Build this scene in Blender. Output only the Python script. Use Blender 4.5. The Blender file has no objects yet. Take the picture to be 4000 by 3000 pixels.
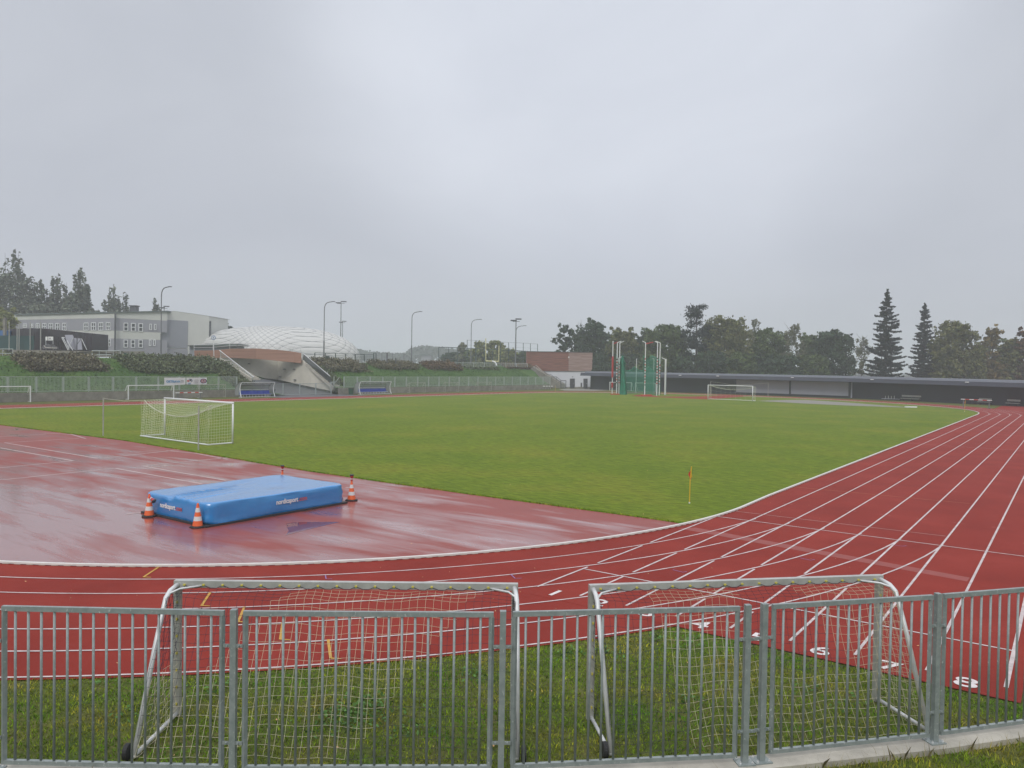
import bpy, math, random
import numpy as np
from mathutils import Vector, Matrix
random.seed(7); RNG = np.random.default_rng(11)
S = bpy.context.scene; COL = S.collection
PI = math.pi
# ------------------------------------------------------------------ camera (solved from the lane lines)
CAM = np.array([10.5784, -27.6176, 5.3814]); YAW, PITCH, ROLL, FPX = 0.6279003, -0.0205406, 0.0156284, 3023.66
_f = np.array([-math.sin(YAW)*math.cos(PITCH), math.cos(YAW)*math.cos(PITCH), math.sin(PITCH)])
_r0 = np.array([math.cos(YAW), math.sin(YAW), 0.0]); _u0 = np.cross(_r0, _f)
_r = math.cos(ROLL)*_r0 + math.sin(ROLL)*_u0; _u = -math.sin(ROLL)*_r0 + math.cos(ROLL)*_u0
def ray(px, py): return _f + _r*(px-2000)/FPX - _u*(py-1500)/FPX
def G(px, py, z=0.0):                       # survey: photo pixel -> point on a level plane
    d = ray(px, py); t = (z-CAM[2])/d[2]; return CAM + t*d
def AX(px, py, x):                          # -> point on the plane X = x
    d = ray(px, py); return CAM + (x-CAM[0])/d[0]*d
def AY(px, py, y):
    d = ray(px, py); return CAM + (y-CAM[1])/d[1]*d
def AD(px, py, depth): return CAM + depth*ray(px, py)
def AV(px, py, A, B):                       # -> point on the upright plane through A and B
    d = ray(px, py); e = np.array([B[0]-A[0], B[1]-A[1]]); n = np.array([-e[1], e[0]])
    t = n @ (np.array([A[0], A[1]])-CAM[:2]) / (n @ d[:2]); return CAM + t*d

# ------------------------------------------------------------------ materials
def mat(name, col, rough=0.7, metal=0.0, spec=0.5, noise=0.0, nscale=8.0, col2=None, bump=0.0, bscale=60.0, alpha=1.0, ramp=(0.35, 0.65), detail=5.0, stretch=None, island=0.0):
    m = bpy.data.materials.new(name); m.use_nodes = True
    nt = m.node_tree; b = nt.nodes['Principled BSDF']
    b.inputs['Base Color'].default_value = (*col, 1); b.inputs['Roughness'].default_value = rough
    b.inputs['Metallic'].default_value = metal; b.inputs['Specular IOR Level'].default_value = spec
    b.inputs['Alpha'].default_value = alpha
    tc = nt.nodes.new('ShaderNodeTexCoord'); vec = tc.outputs['Object']
    if stretch:
        mp = nt.nodes.new('ShaderNodeMapping'); mp.inputs['Rotation'].default_value = (0, 0, stretch[0]); mp.inputs['Scale'].default_value = stretch[1]
        nt.links.new(vec, mp.inputs['Vector']); vec = mp.outputs['Vector']
    out = None
    if noise > 0 or col2:
        n = nt.nodes.new('ShaderNodeTexNoise'); n.inputs['Scale'].default_value = nscale; n.inputs['Detail'].default_value = detail; n.inputs['Roughness'].default_value = 0.62
        nt.links.new(vec, n.inputs['Vector'])
        cr = nt.nodes.new('ShaderNodeValToRGB')
        c2 = col2 if col2 else tuple(c*(1-noise) for c in col)
        cr.color_ramp.elements[0].position = ramp[0]; cr.color_ramp.elements[0].color = (*c2, 1)
        cr.color_ramp.elements[1].position = ramp[1]; cr.color_ramp.elements[1].color = (*col, 1)
        nt.links.new(n.outputs['Fac'], cr.inputs['Fac']); out = cr.outputs['Color']
    if island > 0:
        g = nt.nodes.new('ShaderNodeNewGeometry'); mr = nt.nodes.new('ShaderNodeMapRange')
        mr.inputs['To Min'].default_value = 1-island; mr.inputs['To Max'].default_value = 1+island
        nt.links.new(g.outputs['Random Per Island'], mr.inputs['Value'])
        mx = nt.nodes.new('ShaderNodeMix'); mx.data_type = 'RGBA'; mx.blend_type = 'MULTIPLY'; mx.inputs['Factor'].default_value = 1
        if out: nt.links.new(out, mx.inputs['A'])
        else: mx.inputs['A'].default_value = (*col, 1)
        nt.links.new(mr.outputs['Result'], mx.inputs['B']); out = mx.outputs['Result']
    if out: nt.links.new(out, b.inputs['Base Color'])
    if bump > 0:
        n2 = nt.nodes.new('ShaderNodeTexNoise'); n2.inputs['Scale'].default_value = bscale; n2.inputs['Detail'].default_value = 4
        nt.links.new(vec, n2.inputs['Vector']); bp = nt.nodes.new('ShaderNodeBump'); bp.inputs['Strength'].default_value = bump; bp.inputs['Distance'].default_value = 0.05
        nt.links.new(n2.outputs['Fac'], bp.inputs['Height']); nt.links.new(bp.outputs['Normal'], b.inputs['Normal'])
    return m
def nodes(m): return m.node_tree, m.node_tree.nodes['Principled BSDF']
def ramp_node(nt, src, stops):
    cr = nt.nodes.new('ShaderNodeValToRGB'); e = cr.color_ramp.elements
    while len(e) < len(stops): e.new(0.5)
    for el, (p, c) in zip(e, stops): el.position = p; el.color = (*c, 1) if len(c) == 3 else c
    nt.links.new(src, cr.inputs['Fac']); return cr.outputs['Color']
def noise_node(nt, vec, scale, detail=4, rough=0.6, dist=0.0):
    n = nt.nodes.new('ShaderNodeTexNoise'); n.inputs['Scale'].default_value = scale; n.inputs['Detail'].default_value = detail
    n.inputs['Roughness'].default_value = rough; n.inputs['Distortion'].default_value = dist
    nt.links.new(vec, n.inputs['Vector']); return n.outputs['Fac']
def mapping(nt, vec, rot=0, scale=(1, 1, 1)):
    mp = nt.nodes.new('ShaderNodeMapping'); mp.inputs['Rotation'].default_value = (0, 0, rot); mp.inputs['Scale'].default_value = scale
    nt.links.new(vec, mp.inputs['Vector']); return mp.outputs['Vector']
def mixc(nt, fac, a, b, mode='MIX'):
    mx = nt.nodes.new('ShaderNodeMix'); mx.data_type = 'RGBA'; mx.blend_type = mode
    for k, v in (('Factor', fac), ('A', a), ('B', b)):
        if isinstance(v, (int, float)): mx.inputs[k].default_value = v
        elif isinstance(v, tuple): mx.inputs[k].default_value = (*v, 1)
        else: nt.links.new(v, mx.inputs[k])
    return mx.outputs['Result']

M = {}
def grassmat(name, stops, big, fine, fscale, bump=0.6, streak=None):
    m = bpy.data.materials.new(name); m.use_nodes = True; nt, b = nodes(m)
    v = nt.nodes.new('ShaderNodeTexCoord').outputs['Object']
    c1 = ramp_node(nt, noise_node(nt, v, big, 6, 0.65), stops)
    vs = mapping(nt, v, streak[0], streak[1]) if streak else v
    f2 = noise_node(nt, vs, fscale, 5, 0.75)
    c2 = ramp_node(nt, f2, [(0.3, (1-fine,)*3), (0.7, (1+fine,)*3)])
    c3 = mixc(nt, 1.0, c1, c2, 'MULTIPLY')
    nt.links.new(c3, b.inputs['Base Color']); b.inputs['Roughness'].default_value = 0.9; b.inputs['Specular IOR Level'].default_value = 0.15
    bp = nt.nodes.new('ShaderNodeBump'); bp.inputs['Strength'].default_value = bump; bp.inputs['Distance'].default_value = 0.06
    nt.links.new(f2, bp.inputs['Height']); nt.links.new(bp.outputs['Normal'], b.inputs['Normal'])
    return m
M['pitch'] = grassmat('pitch_grass', [(0.30, (0.094, 0.146, 0.009)), (0.5, (0.120, 0.166, 0.011)), (0.72, (0.172, 0.184, 0.018))], 0.13, 0.45, 3.2, 0.8, (YAW, (0.45, 1.5, 1)))
M['lawn'] = grassmat('lawn_grass', [(0.32, (0.060, 0.095, 0.020)), (0.5, (0.095, 0.112, 0.026)), (0.7, (0.130, 0.120, 0.040))], 0.9, 0.5, 14.0)
M['bank'] = grassmat('bank_grass', [(0.32, (0.040, 0.088, 0.022)), (0.5, (0.052, 0.105, 0.026)), (0.72, (0.085, 0.140, 0.035))], 0.25, 0.45, 2.2)
M['field'] = grassmat('meadow', [(0.3, (0.05, 0.085, 0.025)), (0.7, (0.09, 0.11, 0.035))], 0.05, 0.3, 1.5)

def trackmat():
    m = bpy.data.materials.new('red_running_surface'); m.use_nodes = True; nt, b = nodes(m)
    v = nt.nodes.new('ShaderNodeTexCoord').outputs['Object']
    c1 = ramp_node(nt, noise_node(nt, v, 0.35, 5), [(0.3, (0.200, 0.023, 0.016)), (0.5, (0.236, 0.028, 0.019)), (0.7, (0.272, 0.036, 0.025))])
    c2 = ramp_node(nt, noise_node(nt, v, 90, 3), [(0.3, (0.74,)*3), (0.7, (1.22,)*3)])
    c3 = mixc(nt, 1.0, c1, c2, 'MULTIPLY')
    nt.links.new(c3, b.inputs['Base Color']); b.inputs['Roughness'].default_value = 0.7; b.inputs['Specular IOR Level'].default_value = 0.10
    bp = nt.nodes.new('ShaderNodeBump'); bp.inputs['Strength'].default_value = 0.35; bp.inputs['Distance'].default_value = 0.01
    nt.links.new(noise_node(nt, v, 120, 3), bp.inputs['Height']); nt.links.new(bp.outputs['Normal'], b.inputs['Normal'])
    return m
M['track'] = trackmat()
def wetmat():
    m = bpy.data.materials.new('wet_red_surface'); m.use_nodes = True; nt, b = nodes(m)
    v = nt.nodes.new('ShaderNodeTexCoord').outputs['Object']
    w1 = noise_node(nt, mapping(nt, v, -YAW-0.30, (0.11, 0.55, 1)), 1.0, 5, 0.58, 1.2)
    w3 = noise_node(nt, mapping(nt, v, -YAW-0.05, (0.22, 2.2, 1)), 1.0, 3, 0.6, 0.9)
    w2 = noise_node(nt, v, 0.17, 2, 0.5)
    def madd(a, k, c):
        n = nt.nodes.new('ShaderNodeMath'); n.operation = 'MULTIPLY_ADD'; n.inputs[1].default_value = k; nt.links.new(a, n.inputs[0])
        if isinstance(c, float): n.inputs[2].default_value = c
        else: nt.links.new(c, n.inputs[2])
        return n.outputs[0]
    sp_ = nt.nodes.new('ShaderNodeSeparateXYZ'); nt.links.new(v, sp_.inputs[0])
    tot = madd(w1, 0.52, madd(w2, 0.30, madd(w3, 0.18, madd(sp_.outputs['Y'], -0.0060, -0.060))))
    wet = ramp_node(nt, tot, [(0.435, (0.04,)*3), (0.485, (0.35,)*3), (0.53, (0.62,)*3), (0.58, (1, 1, 1))])
    col = ramp_node(nt, noise_node(nt, v, 0.5, 4), [(0.3, (0.235, 0.045, 0.036)), (0.7, (0.275, 0.056, 0.044))])
    grain = ramp_node(nt, noise_node(nt, v, 60, 3), [(0.3, (0.85,)*3), (0.7, (1.12,)*3)])
    nt.links.new(mixc(nt, 1.0, col, grain, 'MULTIPLY'), b.inputs['Base Color'])
    def rng_(a, lo, hi, sock):
        r = nt.nodes.new('ShaderNodeMapRange'); r.inputs['To Min'].default_value = lo; r.inputs['To Max'].default_value = hi
        nt.links.new(a, r.inputs['Value']); nt.links.new(r.outputs['Result'], sock)
    rng_(wet, 0.50, 0.20, b.inputs['Roughness']); rng_(wet, 0.25, 0.9, b.inputs['Specular IOR Level'])
    b.inputs['Coat Roughness'].default_value = 0.12; b.inputs['Coat IOR'].default_value = 1.5; rng_(wet, 0.0, 0.9, b.inputs['Coat Weight'])
    bp = nt.nodes.new('ShaderNodeBump'); bp.inputs['Distance'].default_value = 0.004
    nt.links.new(noise_node(nt, v, 40, 2), bp.inputs['Height']); rng_(wet, 0.35, 0.03, bp.inputs['Strength'])
    nt.links.new(bp.outputs['Normal'], b.inputs['Normal'])
    return m
M['wet'] = wetmat()
M['puddle'] = mat('puddle_water', (0.17, 0.035, 0.035), 0.06, spec=0.7)
M['band'] = mat('repaired_red_surface', (0.275, 0.045, 0.034), 0.6, noise=0.15, nscale=3)
M['line'] = mat('white_line_paint', (0.63, 0.54, 0.54), 0.6, noise=0.34, nscale=3.2)
M['linethin'] = mat('worn_line_paint', (0.48, 0.27, 0.25), 0.6, noise=0.35, nscale=4)
M['courtline'] = mat('faded_court_line', (0.52, 0.40, 0.39), 0.5, noise=0.25, nscale=2)
M['lineyel'] = mat('yellow_line_paint', (0.55, 0.30, 0.04), 0.6, noise=0.25, nscale=6)
M['lineorange'] = mat('faded_orange_paint', (0.42, 0.16, 0.06), 0.6, noise=0.3, nscale=3)
M['lineviolet'] = mat('violet_line_paint', (0.25, 0.15, 0.35), 0.6)
M['number'] = mat('number_paint', (0.72, 0.66, 0.66), 0.6, noise=0.15, nscale=9)
M['kerb'] = mat('white_kerb_aluminium', (0.70, 0.69, 0.66), 0.45, noise=0.12, nscale=3)
M['kerbfoot'] = mat('dirty_kerb_foot', (0.42, 0.37, 0.32), 0.7)
M['sand'] = mat('pale_gravel', (0.24, 0.225, 0.20), 0.9, noise=0.2, nscale=1.5)
M['asphalt'] = mat('wet_asphalt', (0.075, 0.08, 0.095), 0.45, noise=0.3, nscale=2)
M['conc'] = mat('weathered_concrete', (0.27, 0.255, 0.22), 0.85, noise=0.35, nscale=0.8, bump=0.2, bscale=12)
M['paleconc'] = mat('pale_concrete', (0.50, 0.47, 0.41), 0.8, noise=0.3, nscale=1.6, bump=0.15, bscale=40)
def galv():
    m = bpy.data.materials.new('galvanised_steel'); m.use_nodes = True; nt, b = nodes(m)
    v = nt.nodes.new('ShaderNodeTexCoord').outputs['Object']
    c1 = ramp_node(nt, noise_node(nt, v, 9, 5, 0.6), [(0.3, (0.205, 0.240, 0.240)), (0.7, (0.30, 0.335, 0.335))])
    c2 = ramp_node(nt, noise_node(nt, mapping(nt, v, 0, (1, 1, 0.45)), 38, 2, 0.5), [(0.66, (0, 0, 0)), (0.74, (1, 1, 1))])
    nt.links.new(mixc(nt, c2, c1, (0.50, 0.54, 0.54)), b.inputs['Base Color'])
    b.inputs['Metallic'].default_value = 0.1; b.inputs['Roughness'].default_value = 0.45
    return m
M['galv'] = galv()
M['galvfar'] = mat('grey_galvanised_railing', (0.38, 0.42, 0.41), 0.5, 0.1)
M['alu'] = mat('brushed_aluminium', (0.68, 0.69, 0.70), 0.4, 0.15, noise=0.15, nscale=6)
M['alupost'] = mat('dull_aluminium_profile', (0.40, 0.40, 0.37), 0.45, 0.1, noise=0.2, nscale=7)
M['alubar'] = mat('satin_aluminium_profile', (0.50, 0.50, 0.48), 0.35, 0.3, noise=0.2, nscale=5)
M['white'] = mat('white_powder_coat', (0.72, 0.73, 0.74), 0.4)
M['netw'] = mat('white_net_cord', (0.55, 0.50, 0.36), 0.8)
M['netd'] = mat('dark_net_cord', (0.035, 0.03, 0.05), 0.8)
M['netfar'] = mat('pale_net_cord', (0.55, 0.56, 0.46), 0.8)
M['clip'] = mat('yellow_net_clip', (0.55, 0.48, 0.08), 0.5)
M['rubber'] = mat('black_rubber', (0.022, 0.022, 0.024), 0.7)
M['black'] = mat('black_plastic', (0.03, 0.03, 0.032), 0.5)
M['blue'] = mat('blue_mat_tarpaulin', (0.006, 0.215, 0.56), 0.24, spec=1.0, noise=0.12, nscale=1.2, bump=0.12, bscale=7)
nodes(M['blue'])[1].inputs['Coat Weight'].default_value = 0.8; nodes(M['blue'])[1].inputs['Coat Roughness'].default_value = 0.22
M['orange'] = mat('orange_cone_plastic', (0.72, 0.125, 0.03), 0.5)
M['reflect'] = mat('white_reflective_band', (0.62, 0.62, 0.62), 0.4)
M['red'] = mat('signal_red_plastic', (0.42, 0.03, 0.03), 0.4)
M['hurdlered'] = mat('red_barrier_paint', (0.50, 0.045, 0.03), 0.5)
M['yellow'] = mat('yellow_flagpole', (0.62, 0.38, 0.03), 0.45)
M['letter'] = mat('white_lettering', (0.78, 0.78, 0.76), 0.6)
M['letterred'] = mat('red_lettering', (0.50, 0.10, 0.09), 0.6)
M['ink'] = mat('dark_blue_ink', (0.03, 0.05, 0.14), 0.6)
M['cyan'] = mat('blue_print', (0.05, 0.25, 0.50), 0.6)
M['banner'] = mat('white_banner_fabric', (0.68, 0.67, 0.69), 0.7, noise=0.08, nscale=1.2)
M['greyprint'] = mat('grey_small_print', (0.42, 0.40, 0.42), 0.7)
M['poly'] = mat('clear_polycarbonate', (0.32, 0.34, 0.34), 0.2, alpha=0.55)
M['seat'] = mat('blue_plastic_seat', (0.02, 0.06, 0.42), 0.4)
M['cagegreen'] = mat('green_cage_net', (0.02, 0.30, 0.19), 0.8)
M['greensheet'] = mat('dark_green_windbreak', (0.025, 0.075, 0.075), 0.8, noise=0.2, nscale=0.7)
M['binGreen'] = mat('dark_green_bin', (0.02, 0.07, 0.045), 0.5)
M['shed'] = mat('dark_profiled_sheet', (0.040, 0.036, 0.044), 0.55, noise=0.12, nscale=1)
M['render_grey'] = mat('grey_render', (0.30, 0.30, 0.335), 0.85, noise=0.06, nscale=0.4)
M['render_dark'] = mat('dark_grey_render', (0.27, 0.28, 0.315), 0.85, noise=0.05, nscale=0.4)
M['render_white'] = mat('off_white_render', (0.56, 0.565, 0.53), 0.8, noise=0.08, nscale=0.3)
M['white_wall'] = mat('white_render', (0.62, 0.63, 0.67), 0.8, noise=0.06, nscale=0.5)
M['beige_wall'] = mat('beige_render', (0.60, 0.57, 0.49), 0.85, noise=0.18, nscale=0.35)
M['glass'] = mat('window_glass', (0.05, 0.06, 0.065), 0.1, spec=0.7)
M['roof'] = mat('grey_green_roof_edge', (0.11, 0.135, 0.13), 0.6)
M['darkmetal'] = mat('dark_grey_metal', (0.075, 0.08, 0.088), 0.5)
M['lampgrey'] = mat('grey_lamp_steel', (0.17, 0.18, 0.19), 0.5, 0.2)
M['gallery'] = mat('anthracite_panel', (0.032, 0.035, 0.048), 0.6, noise=0.12, nscale=0.25)
M['fasciadark'] = mat('anthracite_fascia', (0.050, 0.056, 0.080), 0.55, noise=0.08, nscale=0.3)
M['fascialight'] = mat('blue_grey_roof_edge', (0.095, 0.104, 0.130), 0.5)
M['screen'] = mat('light_grey_screen', (0.36, 0.36, 0.425), 0.7, noise=0.06, nscale=0.4)
M['door'] = mat('dark_door', (0.055, 0.055, 0.065), 0.5)
M['brownfascia'] = mat('brown_cladding', (0.38, 0.21, 0.15), 0.75, noise=0.25, nscale=0.9, stretch=(0, (0.1, 0.1, 5)))
M['wood'] = mat('red_brown_boards', (0.275, 0.112, 0.080), 0.8, col2=(0.125, 0.056, 0.046), nscale=1.0, stretch=(0, (0.22, 0.22, 4.5)), detail=6)
M['woodgrey'] = mat('bleached_boards', (0.36, 0.255, 0.225), 0.8, col2=(0.20, 0.125, 0.105), nscale=1.0, stretch=(0, (0.22, 0.22, 4.5)), detail=6)
M['dome'] = mat('white_membrane', (0.53, 0.53, 0.515), 0.55, noise=0.07, nscale=0.25)
M['cable'] = mat('grey_cable', (0.36, 0.37, 0.375), 0.6)
M['netgreen'] = mat('dark_green_post', (0.045, 0.075, 0.07), 0.6)
M['yellowpost'] = mat('pale_yellow_post', (0.55, 0.52, 0.28), 0.5)
M['trunk'] = mat('bark', (0.055, 0.045, 0.036), 0.9, noise=0.4, nscale=6)
M['birchtrunk'] = mat('pale_birch_bark', (0.24, 0.24, 0.22), 0.85, noise=0.5, nscale=5)
M['signblue'] = mat('blue_sign', (0.05, 0.14, 0.33), 0.5)
def leafm(key, a, b, island=0.35): M[key] = mat(key, a, 0.85, spec=0.15, col2=b, nscale=0.35, island=island)
leafm('leaf_dark', (0.060, 0.090, 0.050), (0.038, 0.060, 0.038))
leafm('leaf_mid', (0.100, 0.135, 0.048), (0.058, 0.084, 0.038))
leafm('leaf_olive', (0.150, 0.150, 0.054), (0.086, 0.098, 0.042))
leafm('leaf_autumn', (0.200, 0.140, 0.048), (0.085, 0.078, 0.032))
leafm('leaf_rust', (0.140, 0.066, 0.032), (0.070, 0.052, 0.028))
leafm('leaf_pale', (0.170, 0.175, 0.100), (0.110, 0.116, 0.070))
leafm('leaf_yellowgreen', (0.250, 0.260, 0.095), (0.150, 0.170, 0.070))
leafm('needle_blue', (0.026, 0.036, 0.034), (0.018, 0.026, 0.026))
leafm('poplar_leaf', (0.160, 0.178, 0.130), (0.100, 0.120, 0.088))
leafm('hedge_leaf', (0.175, 0.160, 0.105), (0.105, 0.104, 0.070), 0.5)
leafm('hedge_green', (0.140, 0.165, 0.090), (0.090, 0.110, 0.066), 0.5)
leafm('hedge_rust', (0.165, 0.112, 0.070), (0.095, 0.075, 0.052), 0.5)
def blademat():
    m = bpy.data.materials.new('grass_blade'); m.use_nodes = True; nt, b = nodes(m); v = nt.nodes.new('ShaderNodeTexCoord').outputs['Object']
    a_ = ramp_node(nt, noise_node(nt, v, 0.75, 4, 0.6), [(0.36, (0.130, 0.300, 0.020)), (0.50, (0.240, 0.335, 0.030)), (0.66, (0.370, 0.325, 0.055))])
    c_ = ramp_node(nt, noise_node(nt, v, 5.5, 3, 0.6), [(0.40, (0.66, 0.72, 0.66)), (0.60, (1.12, 1.10, 1.05)), (0.72, (1.45, 1.18, 1.05))])
    g = nt.nodes.new('ShaderNodeNewGeometry'); r = ramp_node(nt, g.outputs['Random Per Island'], [(0.0, (0.55, 0.62, 0.6)), (0.7, (1.1, 1.1, 1.0)), (0.93, (1.3, 1.2, 1.1)), (1.0, (2.0, 1.6, 1.5))])
    nt.links.new(mixc(nt, 1.0, mixc(nt, 1.0, a_, c_, 'MULTIPLY'), r, 'MULTIPLY'), b.inputs['Base Color']); b.inputs['Roughness'].default_value = 0.85; b.inputs['Specular IOR Level'].default_value = 0.05
    return m
M['blade'] = blademat()
M['weed'] = mat('broad_weed_leaf', (0.095, 0.185, 0.050), 0.75, spec=0.1, island=0.35)
M['straw'] = mat('dry_grass_stem', (0.36, 0.30, 0.14), 0.85, spec=0.2, island=0.35)
M['farleaf'] = mat('distant_foliage', (0.055, 0.066, 0.050), 0.95, spec=0.1, island=0.3)

# ------------------------------------------------------------------ object helpers
ORG = {}
def prop(o, label=None, cat=None, group=None, kind=None):
    if label: o['label'] = label
    if cat: o['category'] = cat
    if group: o['group'] = group
    if kind: o['kind'] = kind
    return o
def thing(name, label, cat, loc=(0, 0, 0), group=None, rotz=0.0):
    o = bpy.data.objects.new(name, None); o.empty_display_size = 0.3; COL.objects.link(o)
    o.location = loc; o.rotation_euler = (0, 0, rotz); ORG[o] = np.array(loc, float)
    return prop(o, label, cat, group)
def link(name, me, parent=None, org=None):
    o = bpy.data.objects.new(name, me); COL.objects.link(o)
    if parent is not None: o.parent = parent
    else: o.location = org if org is not None else (0, 0, 0)
    ORG[o] = ORG[parent] if parent is not None else np.array(org if org is not None else (0, 0, 0), float)
    return o
def copy_tree(o, parent=None):
    c = o.copy(); COL.objects.link(c)
    if parent is not None: c.parent = parent
    for ch in list(o.children): copy_tree(ch, c)
    return c
def place(o, loc, rotz=0.0, label=None, group=None):
    o.location = loc; o.rotation_euler = (0, 0, rotz)
    if label: o['label'] = label
    if group: o['group'] = group
    return o
class MB:
    def __init__(s): s.v = []; s.f = []
    def quad(s, a, b, c, d):
        n = len(s.v); s.v += [tuple(a), tuple(b), tuple(c), tuple(d)]; s.f.append((n, n+1, n+2, n+3)); return s
    def poly(s, pts):
        n = len(s.v); s.v += [tuple(p) for p in pts]; s.f.append(tuple(range(n, n+len(pts)))); return s
    def box(s, c, d, rz=0.0):
        hx, hy, hz = d[0]/2, d[1]/2, d[2]/2; cs, sn = math.cos(rz), math.sin(rz); n = len(s.v)
        for z in (-hz, hz):
            for x, y in ((-hx, -hy), (hx, -hy), (hx, hy), (-hx, hy)):
                s.v.append((c[0]+x*cs-y*sn, c[1]+x*sn+y*cs, c[2]+z))
        s.f += [(n, n+3, n+2, n+1), (n+4, n+5, n+6, n+7), (n, n+1, n+5, n+4), (n+1, n+2, n+6, n+5), (n+2, n+3, n+7, n+6), (n+3, n, n+4, n+7)]; return s
    def beam(s, a, b, w, h, up=(0, 0, 1)):
        a, b = Vector(a), Vector(b); d = (b-a).normalized(); u = Vector(up)
        if abs(d.dot(u)) > 0.98: u = Vector((1, 0, 0))
        sd = d.cross(u).normalized()*w/2; uu = sd.cross(d).normalized()*h/2; n = len(s.v)
        for p in (a, b):
            for q in (-sd-uu, sd-uu, sd+uu, -sd+uu): s.v.append(tuple(p+q))
        s.f += [(n, n+3, n+2, n+1), (n+4, n+5, n+6, n+7), (n, n+1, n+5, n+4), (n+1, n+2, n+6, n+5), (n+2, n+3, n+7, n+6), (n+3, n, n+4, n+7)]; return s
    def tube(s, pts, r, seg=8, cap=True):
        pts = [Vector(p) for p in pts]; rs = r if isinstance(r, (list, tuple)) else [r]*len(pts)
        n0 = len(s.v); up = Vector((0, 0, 1))
        d0 = (pts[1]-pts[0]).normalized()
        nrm = d0.orthogonal().normalized()
        for i, p in enumerate(pts):
            d = (pts[min(i+1, len(pts)-1)]-pts[max(i-1, 0)]).normalized()
            nrm = (nrm - d*nrm.dot(d)); nrm = nrm.normalized() if nrm.length > 1e-6 else d.orthogonal().normalized()
            bn = d.cross(nrm)
            for k in range(seg):
                a = 2*PI*k/seg; s.v.append(tuple(p+(nrm*math.cos(a)+bn*math.sin(a))*rs[i]))
        for i in range(len(pts)-1):
            for k in range(seg):
                a = n0+i*seg+k; b = n0+i*seg+(k+1) % seg; s.f.append((a, b, b+seg, a+seg))
        if cap:
            s.f.append(tuple(n0+k for k in reversed(range(seg)))); m = n0+(len(pts)-1)*seg; s.f.append(tuple(m+k for k in range(seg)))
        return s
    def lathe(s, prof, c=(0, 0, 0), seg=20):
        n0 = len(s.v)
        for r, z in prof:
            for k in range(seg):
                a = 2*PI*k/seg; s.v.append((c[0]+r*math.cos(a), c[1]+r*math.sin(a), c[2]+z))
        for i in range(len(prof)-1):
            for k in range(seg):
                a = n0+i*seg+k; b = n0+i*seg+(k+1) % seg; s.f.append((a, b, b+seg, a+seg))
        s.f.append(tuple(n0+k for k in reversed(range(seg)))); m = n0+(len(prof)-1)*seg; s.f.append(tuple(m+k for k in range(seg)))
        return s
    def prism(s, pts, off):                  # polygon pts extruded by vector off
        n = len(s.v); k = len(pts); off = np.array(off)
        s.v += [tuple(p) for p in pts] + [tuple(np.array(p)+off) for p in pts]
        s.f.append(tuple(range(n, n+k))); s.f.append(tuple(n+k+i for i in reversed(range(k))))
        for i in range(k): j = (i+1) % k; s.f.append((n+i, n+k+i, n+k+j, n+j))
        return s
    def strip(s, L, Rr):
        n = len(s.v); k = len(L)
        for a, b in zip(L, Rr): s.v += [tuple(a), tuple(b)]
        for i in range(k-1): s.f.append((n+2*i, n+2*i+1, n+2*i+3, n+2*i+2))
        return s
    def build(s, name, m, parent=None, org=None, smooth=False, local=False):
        me = bpy.data.meshes.new(name)
        o0 = ORG[parent] if parent is not None else (np.array(org, float) if org is not None else np.zeros(3))
        v = np.array(s.v, float) if local else np.array(s.v, float)-o0
        me.from_pydata(v.tolist(), [], s.f); me.materials.append(m)
        if smooth: me.shade_smooth()
        me.update()
        return link(name, me, parent, org)
def npmesh(name, V, F, m):                   # quads / tris from numpy arrays
    me = bpy.data.meshes.new(name); k = F.shape[1]
    me.vertices.add(len(V)); me.vertices.foreach_set('co', V.astype(np.float32).ravel())
    me.loops.add(F.size); me.loops.foreach_set('vertex_index', F.astype(np.int32).ravel())
    me.polygons.add(len(F)); me.polygons.foreach_set('loop_start', (np.arange(len(F))*k).astype(np.int32))
    me.polygons.foreach_set('loop_total', np.full(len(F), k, np.int32))
    me.update(calc_edges=True); me.validate(); me.materials.append(m); return me
def leaves_np(C, size, aspect=0.7, up=0.0):
    n = len(C); N = RNG.normal(size=(n, 3)); N[:, 2] += up; N /= np.linalg.norm(N, axis=1)[:, None]
    T = np.cross(N, RNG.normal(size=(n, 3))); T /= np.linalg.norm(T, axis=1)[:, None]; B = np.cross(N, T)
    s = (size*RNG.uniform(0.6, 1.35, n))[:, None]
    V = np.stack([C-T*s, C-B*s*aspect, C+T*s, C+B*s*aspect], 1).reshape(-1, 3)
    return V, np.arange(4*n).reshape(n, 4)
def text_mesh(txt, size, m, name, parent, loc, rot, bold=0.0, sx=1.0, extr=0.002, align='CENTER'):
    cu = bpy.data.curves.new('t', 'FONT'); cu.body = txt; cu.size = size; cu.extrude = extr; cu.offset = bold; cu.align_x = align; cu.align_y = 'BOTTOM'
    to = bpy.data.objects.new('t', cu); COL.objects.link(to); dg = bpy.context.evaluated_depsgraph_get()
    me = bpy.data.meshes.new_from_object(to.evaluated_get(dg)); bpy.data.objects.remove(to)
    me.materials.clear(); me.materials.append(m)
    mt = Matrix.Translation(Vector(loc)) @ rot.to_4x4() @ Matrix.Diagonal((sx, 1, 1, 1)); me.transform(mt)
    o = bpy.data.objects.new(name, me); COL.objects.link(o)
    if parent is not None: o.parent = parent
    ORG[o] = ORG.get(parent, np.zeros(3)); return o
def fit_text(txt, m, name, parent, loc, rot, wd, ht, bold=0.0):
    o = text_mesh(txt, 1.0, m, name, parent, (0, 0, 0), Matrix.Identity(3), bold, 1.0, 0.004, 'LEFT'); me = o.data
    V = np.array([v.co for v in me.vertices]); lo, hi = V.min(0), V.max(0)
    me.transform(Matrix.Translation(Vector(loc)) @ rot.to_4x4() @ Matrix.Diagonal((wd/(hi[0]-lo[0]), ht/(hi[1]-lo[1]), 1, 1)) @ Matrix.Translation((-lo[0], -lo[1], 0))); return o
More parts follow.
